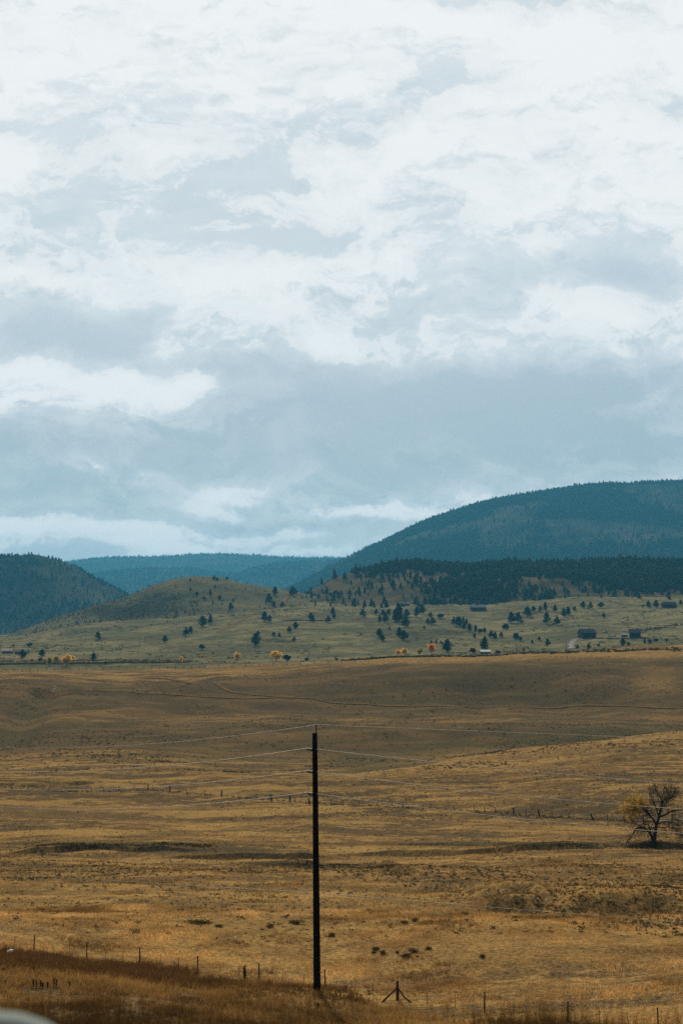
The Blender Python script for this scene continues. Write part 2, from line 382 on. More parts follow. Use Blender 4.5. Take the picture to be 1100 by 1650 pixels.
class Land:
    """A height field given by cross rows; each row is a list of (photo x, photo y, depth) surveyed points."""
    def __init__(s, rows, x0, x1, nc, Ys, pivot=0.0):
        s.pv = pivot
        s.a = np.linspace((x0-550)/F, (x1-550)/F, nc); s.Y = np.asarray(Ys, float)
        Yk = []; Zk = []
        for row in rows:
            A = []; D = []; Z = []
            for r in row:
                if len(r) == 4: X, Y, z = (r[0]-550)/F*r[2], r[2], r[3]      # (x, None, Y, z)
                else: X, Y, z = P(*r)
                A.append(X/(Y+pivot)); D.append(Y); Z.append(z)
            if len(A) == 1: Yk.append(np.full(nc, D[0])); Zk.append(np.full(nc, Z[0]))
            else: Yk.append(pchip(A, D, s.a)); Zk.append(pchip(A, Z, s.a))
        Yk = np.array(Yk); Zk = np.array(Zk); K = len(Yk)
        h = np.diff(Yk, axis=0); dl = np.diff(Zk, axis=0)/h; m = np.zeros_like(Zk)
        for i in range(1, K-1):
            ok = dl[i-1]*dl[i] > 0; w1 = 2*h[i]+h[i-1]; w2 = h[i]+2*h[i-1]
            den = np.where(ok, w1/np.where(ok, dl[i-1], 1)+w2/np.where(ok, dl[i], 1), 1)
            m[i] = np.where(ok, (w1+w2)/den, 0)
        m[0], m[-1] = dl[0], dl[-1]
        YY = s.Y[:, None]; Z = np.zeros((len(s.Y), nc))
        for i in range(K-1):
            t = (YY-Yk[i])/h[i]
            v = ((2*t**3-3*t**2+1)*Zk[i] + (t**3-2*t**2+t)*h[i]*m[i] + (-2*t**3+3*t**2)*Zk[i+1] + (t**3-t**2)*h[i]*m[i+1])
            msk = (t >= 0) & (t <= 1); Z = np.where(msk, v, Z)
            if i == 0: Z = np.where(t < 0, Zk[0]+m[0]*(YY-Yk[0]), Z)
            if i == K-2: Z = np.where(t > 1, Zk[-1]+m[-1]*(YY-Yk[-1]), Z)
        s.Z = Z; s.X = s.a[None, :]*(YY+pivot); s.YY = np.broadcast_to(YY, Z.shape)
        s.zone = np.zeros(Z.shape+(3,), np.float32)
    def h(s, X, Y):
        X = np.asarray(X, float); Y = np.asarray(Y, float); a = X/(Y+s.pv)
        ci = np.clip((a-s.a[0])/(s.a[1]-s.a[0]), 0, len(s.a)-1.001); c0 = ci.astype(int); fc = ci-c0
        ri = np.clip(np.searchsorted(s.Y, Y)-1, 0, len(s.Y)-2); fr = np.clip((Y-s.Y[ri])/(s.Y[ri+1]-s.Y[ri]), 0, 1)
        Z = s.Z
        return (Z[ri, c0]*(1-fc)+Z[ri, c0+1]*fc)*(1-fr) + (Z[ri+1, c0]*(1-fc)+Z[ri+1, c0+1]*fc)*fr
    def hit(s, x, y, Ymin=None):
        """where the line of sight through photo pixel (x, y) meets this ground"""
        dX, _, dZ = P(x, y, 1.0)
        Ys = s.Y if Ymin is None else s.Y[s.Y >= Ymin]
        d = s.h(dX*Ys, Ys) - dZ*Ys
        k = np.nonzero((d[:-1] < 0) & (d[1:] >= 0))[0]
        if len(k) == 0:
            j = int(np.argmax(d)); Y = Ys[j]; return (dX*Y, Y, float(s.h(dX*Y, Y)))
        k = k[0]; t = -d[k]/(d[k+1]-d[k]); Y = Ys[k]+t*(Ys[k+1]-Ys[k])
        return (dX*Y, Y, float(s.h(dX*Y, Y)))
    def mesh(s, name, m):
        R, Cc = s.Z.shape; V = np.stack([s.X, s.YY, s.Z], -1).reshape(-1, 3)
        i = (np.arange(R-1)[:, None]*Cc + np.arange(Cc-1)[None, :]).ravel()
        Fc = np.stack([i, i+1, i+Cc+1, i+Cc], -1)
        o = mesh_np(name, V, Fc, m, None, {'zone': s.zone.reshape(-1, 3)}, True)
        return tag(o, kind='structure')
    def pix(s): return proj(s.X, s.YY, s.Z)

# ================================================================== SETTING
# ---- the near field, valley and mesa
def row(*pts): return list(pts)
FENCE = [(-500,1462,98),(-300,1492,92),(0,1526,84),(140,1545,83),(318,1567,82),(524,1592,80),(640,1612,75),(780,1632,70),(914,1647,67),(1060,1661,65),(1400,1690,61)]
rows = [
 row((550,None,2.0,-1.70)), row((550,None,4.5,-1.74)), row((550,None,8.0,-2.55)), row((550,None,20.0,-5.9)), row((550,None,38.0,-10.7)),
 row((-500,1640,58),(0,1652,58),(550,1657,58),(800,1672,55),(1100,1700,50),(1500,1730,47)),
 FENCE,
 row((-500,1468,112),(0,1473,112),(550,1475,110),(1100,1478,108),(1500,1480,108)),
 row((-500,1408,152),(0,1410,150),(550,1412,150),(1100,1410,150),(1500,1405,150)),
 row((-500,1362,200),(0,1363,200),(550,1362,200),(1100,1364,200),(1500,1364,200)),
 row((-500,1270,300),(0,1274,300),(200,1277,296),(420,1285,285),(550,1294,270),(760,1304,262),(1000,1322,240),(1500,1330,238)),
 row((-500,1244,340),(0,1245,340),(275,1243,335),(480,1244,335),(550,1243,335),(620,1235,340),(850,1205,370),(980,1190,382),(1100,1178,390),(1300,1170,400),(1500,1168,410)),
 row((-500,1205,420),(0,1208,420),(200,1205,420),(400,1216,415),(550,1219,410),(850,1208,425),(1100,1196,440),(1500,1190,450)),
 row((-500,1178,475),(0,1180,475),(200,1188,465),(550,1186,470),(850,1178,475),(1100,1165,485),(1500,1150,490)),
 row((-500,1145,530),(0,1148,530),(275,1146,540),(550,1144,560),(850,1138,572),(1100,1128,560),(1500,1115,560)),
 row((-500,1096,640),(0,1096,640),(180,1098,630),(275,1096,630),(400,1088,635),(550,1079,640),(700,1070,645),(850,1064,650),(960,1062,650),(1030,1070,645),(1100,1072,640),(1300,1060,640),(1500,1050,645)),
 row((-500,1082,770),(0,1079,770),(275,1076,770),(400,1071,770),(550,1066,765),(680,1060,765),(825,1056,765),(950,1050,760),(1100,1040,760),(1500,1030,760)),
 row((-500,1092,850),(0,1090,850),(550,1080,850),(1100,1060,850),(1500,1050,850)),
]
Ys = np.unique(np.concatenate([np.geomspace(2.0, 850, 760), np.linspace(140, 240, 330), np.linspace(250, 345, 120)]))
field = Land(rows, -560, 1660, 600, Ys, 12.0)
base_hit = field.hit
X, Y = field.X, field.YY
near_fade = sstep(Y, 30, 75)
bump = 2.4*fbm(X*.7, Y, 60, 3)*sstep(Y, 90, 200) + 1.05*fbm(X*.8, Y, 20, 3)*near_fade + 0.22*fbm(X, Y, 7, 3)*near_fade + 0.10*fbm(X+50, Y, 2.2, 2)*near_fade
swell = (7.5*fbm(X*0.6+300, Y, 130, 4) + 2.2*fbm(X*1.1, Y*.5+40, 32, 3))*sstep(Y, 410, 540)*(1-sstep(Y, 660, 745))
# eroded banks and creek cuts: polyline in the photo, height of the cut, face run, length of the back slope
BANKS = [([(985,1367),(1052,1366),(1130,1367),(1300,1367)], 1.15, 0.7, 14), ([(520,1365),(640,1363),(720,1363),(850,1365),(1010,1367)], 1.0, 0.75, 18),
 ([(-30,1366),(60,1365),(130,1363),(250,1362),(345,1364)], 0.62, 0.6, 18), ([(235,1373),(300,1371),(400,1367),(560,1366)], 0.6, 0.7, 14), ([(-400,1362),(-200,1364),(60,1366)], 0.4, 1.0, 14),
 ([(370,1397),(450,1394),(530,1398)], 0.75, 1.8, 12), ([(515,1400),(570,1400),(650,1405)], 0.8, 1.8, 12), ([(600,1412),(650,1410),(700,1414)], 0.6, 1.6, 9),
 ([(660,1427),(720,1424),(790,1431)], 1.05, 1.7, 10), ([(755,1444),(850,1450),(905,1459)], 1.1, 2.0, 12), ([(770,1460),(830,1463),(885,1468)], 1.1, 1.7, 9),
 ([(890,1473),(960,1468),(1030,1466),(1130,1471)], 1.1, 2.0, 12), ([(950,1482),(1000,1480),(1060,1481)], .5, 1.2, 6),
 ([(-100,1270),(90,1272),(200,1266)], 0.5, 1.2, 20), ([(-200,1279),(40,1278),(118,1277)], 0.5, 1.2, 12), ([(-100,1320),(120,1322),(300,1318)], 0.3, 2.2, 16), ([(400,1324),(600,1326),(700,1324)], .25, 2.0, 14),
 ([(-50,1345),(150,1346),(330,1342)], .3, 1.6, 12), ([(300,1310),(420,1312),(520,1308)], .25, 1.8, 12), ([(600,1345),(700,1343),(820,1346)], .22, 1.5, 10),
 ([(40,1113),(95,1112),(145,1110)], 2.4, 2.4, 26), ([(600,1248),(800,1262),(900,1266)], 0.5, 3, 25), ([(850,1235),(950,1228),(1150,1225)], .5, 3, 20)]
cut = np.zeros_like(X)
for pl, H, wd, Lb in BANKS:
    A = []; Yc = []
    for (px, py) in pl:
        q = base_hit(px, py); A.append(q[0]/(q[1]+12)); Yc.append(q[1])
    yc = pchip(A, Yc, field.a) if len(A) > 2 else np.interp(field.a, A, Yc)
    yc = yc + (1.1*fbm(field.a*200, field.a*0+H*31, 4, 3)*(wd+.9) if wd < 1.2 else 3.5*fbm(field.a*200, field.a*0+H*31, 16, 2))
    tt = (field.a-A[0])/(A[-1]-A[0]); env = np.clip(sstep(tt, 0, .22)*(1-sstep(tt, .78, 1)), 0, 1)
    env = env*(0.85+0.6*fbm(field.a*300, field.a*0+H, 14, 3))
    dY = Y-yc[None, :]
    hgt = sstep(dY, 0, wd)*np.exp(-np.clip(dY-wd, 0, None)/Lb) - 0.35*np.exp(-(dY/1.6)**2)*(dY < 0)
    cut += H*env[None, :]*hgt
# the green swale on the left of the mesa
sw = [(20,1190),(36,1168),(42,1150),(52,1130),(70,1115),(110,1104),(150,1094)]
SW = [base_hit(*p) for p in sw]
dsw = np.full(X.shape, 1e9)
for (p, q) in zip(SW[:-1], SW[1:]):
    px, py, qx, qy = p[0], p[1], q[0], q[1]; L2 = (qx-px)**2+(qy-py)**2
    t = np.clip(((X-px)*(qx-px)+(Y-py)*(qy-py))/L2, 0, 1)
    dsw = np.minimum(dsw, np.hypot(X-px-t*(qx-px), (Y-py-t*(qy-py))*0.6))
cut += -2.4*np.exp(-(dsw/7.0)**2)
field.Z = field.Z + bump + swell + cut
# vegetation with painted light and shade, kept as a map on the ground
PX, PY = field.pix()
fa = np.array([P(*p)[0]/(P(*p)[1]+12) for p in FENCE]); fy = np.array([p[2] for p in FENCE])
fenceY = pchip(fa, fy, field.a)[None, :]
def gz(cx, cy, rx, ry): return np.exp(-((PX-cx)/rx)**2-((PY-cy)/ry)**2)
Zd = sum(gz(*g) for g in [(450,1391,80,3.5),(575,1396,70,3.5),(722,1421,55,4),(835,1447,60,4),(830,1460,45,3),(965,1465,70,4),(1080,1468,50,4),(800,1360,260,4),(1080,1362,90,5),(190,1360,170,3.5),(330,1369,90,3),(92,1110,42,3.5)])  # bank faces and creek cuts: scrub, with the shade of the face painted in
Zs = 1.25*np.exp(-(dsw/10.0)**2)
Zr = 0.85*sstep(Y, 520, 580)*(1-sstep(Y, 650, 685)) + .35*sstep(Y, 300, 420)*(1-sstep(Y, 640, 700)) + 0.7*gz(450,1212,90,10) + .4*gz(830,1095,260,26) + .5*gz(120,1366,140,4) + .5*gz(1090,1065,50,8)  # shade of the mesa slope painted as olive, beside real green patches
Zr += .35*sstep(Y, 395, 430)*(1-sstep(Y, 480, 540))
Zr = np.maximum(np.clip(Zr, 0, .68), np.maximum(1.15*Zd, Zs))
Zg = 0.6*(1-sstep(Y-fenceY, -3.0, 3.0)) + .5*gz(60,1110,110,14) + .6*gz(690,1432,120,6) + .45*gz(250,1432,260,7) + .6*gz(180,1205,50,7) + .5*gz(960,1100,120,24) + .45*gz(330,1440,120,8) + .3*gz(1040,1560,200,40)
Zb = .8*gz(550,1520,420,42) + .6*gz(800,1225,260,26) + 1.3*gz(640,1063,180,7) + 1.2*gz(900,1052,260,8) + .6*gz(350,1074,160,5) + .45*gz(860,1330,200,12) + .5*gz(250,1400,240,14) + .6*gz(1060,1100,60,40) + .5*gz(620,1380,420,8) + .5*gz(300,1345,300,7)
CR = [(480,1244,335),(550,1243,335),(620,1235,340),(850,1205,370),(980,1190,382),(1100,1178,390),(1300,1170,400),(1660,1168,410)]
cra = np.array([P(*p)[0]/(P(*p)[1]+12) for p in CR]); cry = pchip(cra, [p[2] for p in CR], field.a)[None, :]
rt_side = sstep(field.a, cra[0], cra[2])[None, :]
Zb = Zb + rt_side*sstep(Y-cry, -55, -8)*(1-sstep(Y-cry, -3, 3))*1.0  # lit crest of the right-hand swell painted pale
Zr = Zr*(1-rt_side*sstep(Y, 250, 300)*(1-sstep(Y-cry, -3, 3))) + rt_side*sstep(Y-cry, -1, 5)*(1-sstep(Y-cry, 60, 110))*.75  # shaded ground behind that crest painted darker
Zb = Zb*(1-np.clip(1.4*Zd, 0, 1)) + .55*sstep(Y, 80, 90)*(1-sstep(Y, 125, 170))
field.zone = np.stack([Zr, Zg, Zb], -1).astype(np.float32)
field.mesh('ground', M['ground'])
GY = field.hit

road = MB(); road.box((0, -4.0, -1.80), (140, 12.0, 0.2)); tag(road.build('road', M['asphalt']), kind='structure')

# ---- the valley and foothill grassland
Yf = np.linspace(820, 2000, 300)
foot = Land([
 row((-600,1098,820),(0,1096,820),(550,1088,820),(1100,1070,820),(1700,1060,820)),
 row((-600,1086,950),(0,1079,950),(300,1076,950),(550,1070,950),(800,1062,950),(950,1056,950),(1100,1047,950),(1700,1040,950)),
 row((-600,1070,1080),(0,1066,1080),(300,1064,1080),(550,1061,1080),(800,1053,1080),(1100,1040,1080),(1700,1030,1080)),
 row((-600,1056,1280),(0,1048,1280),(300,1044,1280),(450,1040,1280),(650,1038,1280),(800,1036,1280),(950,1026,1280),(1100,1020,1280),(1700,1010,1280)),
 row((-600,1046,1500),(0,1036,1480),(150,1024,1480),(300,1014,1500),(450,1008,1500),(650,1010,1500),(800,1012,1500),(950,1000,1500),(1100,994,1500),(1700,985,1500)),
 row((-600,1044,1700),(0,1032,1640),(100,1012,1660),(200,1000,1680),(320,992,1700),(430,982,1720),(500,975,1740),(600,979,1750),(700,976,1750),(760,979,1750),(850,973,1750),(950,965,1750),(1100,966,1750),(1700,955,1750)),
 row((-600,1040,2000),(0,1026,2000),(320,985,2000),(600,965,2000),(850,960,2000),(1100,952,2000),(1700,945,2000))],
 -650, 1750, 420, Yf)
X, Y = foot.X, foot.YY
foot.Z = foot.Z + 5.0*fbm(X*0.8, Y, 170, 4, .5)*sstep(Y, 1050, 1250) + 0.5*fbm(X, Y, 26, 3)
PX, PY = foot.pix()
foot.zone[..., 0] = np.clip(.55*np.exp(-((PX-100)/160)**2-((PY-1070)/5)**2) + .5*np.exp(-((PX-430)/60)**2-((PY-1032)/7)**2) + .4*np.exp(-((PX-640)/90)**2-((PY-1022)/10)**2) + .4*np.exp(-((PX-740)/60)**2-((PY-1020)/8)**2), 0, 1)
foot.mesh('valley_grassland', M['foothill'])

# ---- hills, nearest first
def hill(name, base, crest, Ym, Yc, x0, x1, m, bumps, nc=420, nr=170, behind=0.25):
    """base and crest lines surveyed from the photograph; the slope rounds over and falls behind the crest"""
    bx = [p[0] for p in base]; cx = [p[0] for p in crest]
    xs = np.linspace(x0, x1, 26)
    by = pchip(bx, [p[1] for p in base], xs); cy = pchip(cx, [p[1] for p in crest], np.linspace(x0, x1, 60))
    xs2 = np.linspace(x0, x1, 60); by2 = np.interp(xs2, xs, by)
    r = [row(*[(x, b+14, Ym*0.93) for x, b in zip(xs, by)]), row(*[(x, b, Ym) for x, b in zip(xs, by)]),
         row(*[(x, b+(c-b)*.55, Ym+(Yc-Ym)*.5) for x, b, c in zip(xs2, by2, cy)]),
         row(*[(x, c, Yc) for x, c in zip(xs2, cy)]),
         row(*[(x, c, Yc*(1+behind*.5), P(x, c, Yc)[2] - abs(P(x, c, Yc)[2]-P(x, b, Ym)[2])*.35-6) for x, b, c in zip(xs2, by2, cy)]),
         row(*[(x, c, Yc*(1+behind), P(x, c, Yc)[2] - abs(P(x, c, Yc)[2]-P(x, b, Ym)[2])*.95-30) for x, b, c in zip(xs2, by2, cy)])]
    L = Land(r, x0-20, x1+20, nc, np.linspace(Ym*0.93, Yc*(1+behind), nr))
    X, Y = L.X, L.YY
    t = (Y-Ym)/(Yc-Ym)
    L.Z = L.Z + bumps*(fbm(X, Y, Yc*.09, 4, .55))*sstep(t, 0.05, .4)*(1-.75*sstep(t, .7, 1)) + bumps*.12*fbm(X, Y, Yc*.012, 3)
    L.t = t
    return L
mid = hill('hill', [(-400,1070),(0,1040),(60,1022),(100,1014),(200,1003),(320,996),(430,988),(500,984),(560,988),(700,1010)],
 [(-400,1075),(-100,1050),(0,1031),(60,1006),(120,986),(200,963),(250,942),(285,932),(315,928),(345,929),(400,942),(450,952),(500,960),(560,978),(640,1000),(700,1015)], 1660, 2050, -400, 700, M['hill'], 14)
PX, PY = mid.pix()
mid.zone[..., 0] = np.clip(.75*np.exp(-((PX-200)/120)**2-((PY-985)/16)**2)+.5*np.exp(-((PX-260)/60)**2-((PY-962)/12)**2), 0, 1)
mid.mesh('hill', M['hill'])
ridge = hill('ridge', [(380,1000),(440,990),(480,981),(600,982),(700,979),(760,982),(850,976),(950,969),(1100,969),(1700,965)],
 [(380,1003),(430,990),(470,972),(500,955),(530,938),(560,926),(600,918),(660,910),(700,913),(760,917),(830,912),(900,913),(1000,909),(1100,911),(1300,905),(1700,910)], 1760, 2200, 380, 1700, M['ridgefloor'], 22)
ridge.mesh('hill', M['ridgefloor'])
big = hill('mountain', [(360,990),(480,975),(700,960),(1100,950),(1700,950)],
 [(360,990),(430,968),(475,948),(500,934),(525,918),(550,905),(580,891),(615,875),(675,847),(750,822),(800,809),(850,801),(900,793),(950,787),(1000,784),(1050,782),(1100,781),(1200,786),(1700,830)], 4000, 5600, 360, 1700, M['woodfloor'], 45)
big.mesh('mountain', M['woodfloor'])
left = hill('hill', [(-700,1060),(0,1060),(150,1040),(300,1045)],
 [(-700,850),(-300,872),(-100,888),(0,897),(50,894),(85,900),(120,914),(160,937),(205,959),(240,985),(300,1020)], 2850, 3600, -700, 300, M['woodfloor'], 26)
left.mesh('hill', M['woodfloor'])
far2 = hill('hill', [(60,970),(350,965),(640,955)], [(60,945),(110,936),(150,927),(225,918),(300,916),(340,921),(380,925),(400,919),(425,913),(475,908),(530,906),(600,903),(640,902)], 6700, 7900, 60, 640, M['woodfloor'], 40, 200, 90)
far2.mesh('hill', M['woodfloor'])
far1 = hill('hill', [(-300,950),(350,945),(760,940)], [(-300,900),(0,908),(115,906),(145,902),(190,899),(250,897),(340,893),(400,895),(450,899),(550,901),(650,898),(760,898)], 8500, 9900, -300, 760, M['woodfloor'], 50, 260, 90)
far1.mesh('hill', M['woodfloor'])
gp = MB(); gp.box((0, 6000, -70.0), (19000, 14000, 2.0)); tag(gp.build('terrain', M['foothill']), kind='structure')

# ================================================================== VEGETATION
def cards(centres, sizes, flat=0.0, rng=RNG):
    """one random small triangle per centre"""
    n = len(centres); a = rng.normal(size=(n, 3)); a /= np.linalg.norm(a, axis=1)[:, None]
    b = rng.normal(size=(n, 3)); b -= (b*a).sum(1)[:, None]*a; b /= np.linalg.norm(b, axis=1)[:, None]
    if flat: a[:, 2] *= 1-flat; b[:, 2] *= 1-flat
    s = np.asarray(sizes)[:, None]
    V = np.stack([centres-a*s*.6-b*s*.4, centres+a*s*.6-b*s*.4, centres+b*s*.7], 1).reshape(-1, 3)
    return V, np.arange(3*n).reshape(-1, 3)
def forest(name, L, n, hgt, mask, m):
    """a far-off wood on hill L: layered narrow conifers, one mesh"""
    R, Cc = L.Z.shape; PXg, PYg = L.pix()
    area = np.diff(L.X, axis=1)[:-1]*np.diff(L.YY, axis=0)[:, :-1]
    wgt = (area*mask(L, PXg, PYg)[:-1, :-1]).ravel(); wgt /= wgt.sum()
    k = RNG.choice(len(wgt), n, p=wgt); r, c = k//(Cc-1), k % (Cc-1)
    fr, fc = RNG.random(n), RNG.random(n)
    Yp = L.Y[r]+fr*(L.Y[1]-L.Y[0]); ap = L.a[c]+fc*(L.a[1]-L.a[0]); Xp = ap*(Yp+L.pv); Zp = L.h(Xp, Yp)
    H = hgt*RNG.uniform(.45, 1.25, n)*np.where(RNG.random(n) < .1, 1.35, 1); Rr = H*RNG.uniform(.24, .42, n)
    V = []; Fc = []; S = 5; off = 0
    for (z0, z1, k0, k1) in ((.10, .62, 1.0, .55), (.42, .84, .78, .35), (.68, 1.0, .5, 0.04)):
        th = RNG.uniform(0, 6.28, n)[:, None] + np.arange(S)[None, :]*2*math.pi/S
        j0 = RNG.uniform(.6, 1.35, (n, S)); 
        a = np.stack([Xp[:, None]+np.cos(th)*Rr[:, None]*k0*j0, Yp[:, None]+np.sin(th)*Rr[:, None]*k0*j0, np.broadcast_to((Zp+H*z0)[:, None], (n, S)) + RNG.uniform(-.06, .06, (n, S))*H[:, None]], -1)
        b = np.stack([Xp+RNG.uniform(-.08, .08, n)*H, Yp, Zp+H*z1], -1)[:, None, :]
        V.append(np.concatenate([a, b], 1).reshape(-1, 3))
        idx = off + np.arange(n)[:, None, None]*(S+1); q = np.arange(S)
        f = np.stack([idx[:, 0, 0][:, None]+q, idx[:, 0, 0][:, None]+(q+1) % S, np.broadcast_to(idx[:, 0, 0][:, None]+S, (n, S))], -1)
        Fc.append(f.reshape(-1, 3)); off += n*(S+1)
    o = mesh_np(name, np.concatenate(V), np.concatenate(Fc), m); tag(o, kind='stuff'); return o
vis = lambda L: (L.t > -.02) & (L.t < 1.12)
def clump(L, s, lo, hi): return sstep(fbm(L.X+900, L.YY, s, 4, .6), lo, hi)
f1 = forest('pine_forest', big, 50000, 13, lambda L, px, py: vis(L)*(px > 380)*(px < 1400)*(.03+clump(L, 300, -.30, .10)), M['farwood'])
f1['label'] = 'dense blue-green pine forest covering the big rounded mountain on the right'; f1['category'] = 'forest'
f2 = forest('pine_wood', ridge, 8500, 9.5, lambda L, px, py: vis(L)*(px < 1400)*np.clip(sstep(px, 540, 640)*sstep(L.t, -.02, .3)*(.06+1.2*clump(L, 120, -.04, .22)) + .45*sstep(L.t, .6, .85)*sstep(px, 600, 680) + .05, 0, 2), M['farwood'])
f2['label'] = 'dark pine wood straggling along the low ridge in front of the mountain'; f2['category'] = 'forest'
f3 = forest('pine_forest', left, 9500, 7.5, lambda L, px, py: vis(L)*(px > -500)*(.12+sstep(L.t, .1, .5)*clump(L, 150, -.3, .2)), M['farwood'])
f3['label'] = 'thin dark pine forest on the steep shaded hill at the left edge'; f3['category'] = 'forest'
f4 = forest('pine_forest', far2, 9000, 12, lambda L, px, py: vis(L)*(.4+clump(L, 300, -.3, .2)), M['farwood'])
f4['label'] = 'hazy pine forest on the lower of the two far blue ridges'; f4['category'] = 'forest'
f5 = forest('pine_forest', far1, 12000, 13, lambda L, px, py: vis(L)*(.4+clump(L, 300, -.3, .2)), M['farwood'])
f5['label'] = 'faint blue pine forest on the farthest ridge under the bright clouds'; f5['category'] = 'forest'
f6 = forest('scrub', mid, 1500, 3.0, lambda L, px, py: vis(L)*(px > -200)*(.1+sstep(py, 945, 985)*clump(L, 60, -.2, .2)), M['scrub'])
f6['label'] = 'low dark scrub dotting the shaded brown flank of the rounded middle hill'; f6['category'] = 'scrub'

# ---- far individual trees: prototypes one unit tall, with a crown and a trunk
def conifer_proto(kind):
    rng = np.random.default_rng(100+kind); pts = []; sz = []
    nclump = (9, 12, 8, 14)[kind % 4]
    for i in range(nclump):
        t = (i+.5)/nclump; z = (.16 if kind % 4 != 2 else .38) + t*(.80 if kind % 4 != 2 else .55)
        wid = {0: .34*(1-t)**.7+.05, 1: .30*math.sin(math.pi*(.15+.85*t)**.8)+.06, 2: .30*math.sin(math.pi*(.1+.85*t))+.08, 3: .24*(1-t)**.5+.05}[kind % 4]
        th = i*2.4+rng.uniform(-.6, .6); c = np.array([math.cos(th)*wid*.55, math.sin(th)*wid*.55, z+rng.uniform(-.03, .03)])
        m = 60; d = rng.normal(size=(m, 3))*np.array([wid*.36, wid*.36, .055]); pts.append(c+d); sz.append(rng.uniform(.07, .13, m))
    V, Fc = cards(np.concatenate(pts), np.concatenate(sz), .3, rng); 
    tr = MB(); tr.tube([(0, 0, -.04), (.01, 0, .4), (0, .01, .9)], [.03, .022, .008], 6)
    return V, Fc, tr
def round_proto(kind):
    rng = np.random.default_rng(200+kind); pts = []; sz = []
    for i in range(16):
        u = rng.normal(size=3); u /= np.linalg.norm(u); c = np.array([0, 0, .56])+u*np.array([.34, .34, .30])*rng.uniform(.45, 1)
        m = 60; pts.append(c+rng.normal(size=(m, 3))*np.array([.085, .085, .07])); sz.append(rng.uniform(.07, .12, m))
    V, Fc = cards(np.concatenate(pts), np.concatenate(sz), .1, rng)
    tr = MB(); tr.tube([(0, 0, -.04), (.01, 0, .3)], [.035, .025], 6)
    for k in range(5):
        th = k*1.3; tr.tube([(.01, 0, .25), (.16*math.cos(th), .16*math.sin(th), .5), (.26*math.cos(th), .26*math.sin(th), .72)], [.02, .012, .004], 5)
    return V, Fc, tr
PROTO = {}
def proto(shape, leaf):
    key = (shape, leaf)
    if key not in PROTO:
        V, Fc, tr = conifer_proto(shape) if shape < 10 else round_proto(shape)
        crown = mesh_np('crown', V, Fc, M[leaf]); trunk = tr.build('trunk', M['bark'])
        PROTO[key] = (crown.data, trunk.data)
        for o in (crown, trunk): bpy.data.objects.remove(o)
    return PROTO[key]
def put_tree(name, pos, h, wx, shape, leaf, label, cat, group=None):
    cd, td = proto(shape, leaf)
    r = bpy.data.objects.new(name, None); C.objects.link(r); r.empty_display_size = .5
    r.location = pos; r.scale = (h*wx, h*wx, h); r.rotation_euler = (0, 0, random.uniform(0, 6.28))
    tag(r, label, cat, group)
    for nm, d in (('crown', cd), ('trunk', td)):
        o = bpy.data.objects.new(nm, d); C.objects.link(o); o.parent = r
    return r
def on_slope(x, y):
    """first hillside met along the sight line"""
    best = None
    for L in (foot, mid, ridge):
        a = (x-550)/F
        if not (L.a[0] < a < L.a[-1]): continue
        q = L.hit(x, y); ex, ey = proj(*q)
        if abs(ey-y) < 1.5 and (best is None or q[1] < best[1]): best = q
    return best or foot.hit(x, y)
ORD = ['first','second','third','fourth','fifth','sixth','seventh','eighth','ninth','tenth','eleventh','twelfth','thirteenth','fourteenth','fifteenth','sixteenth']
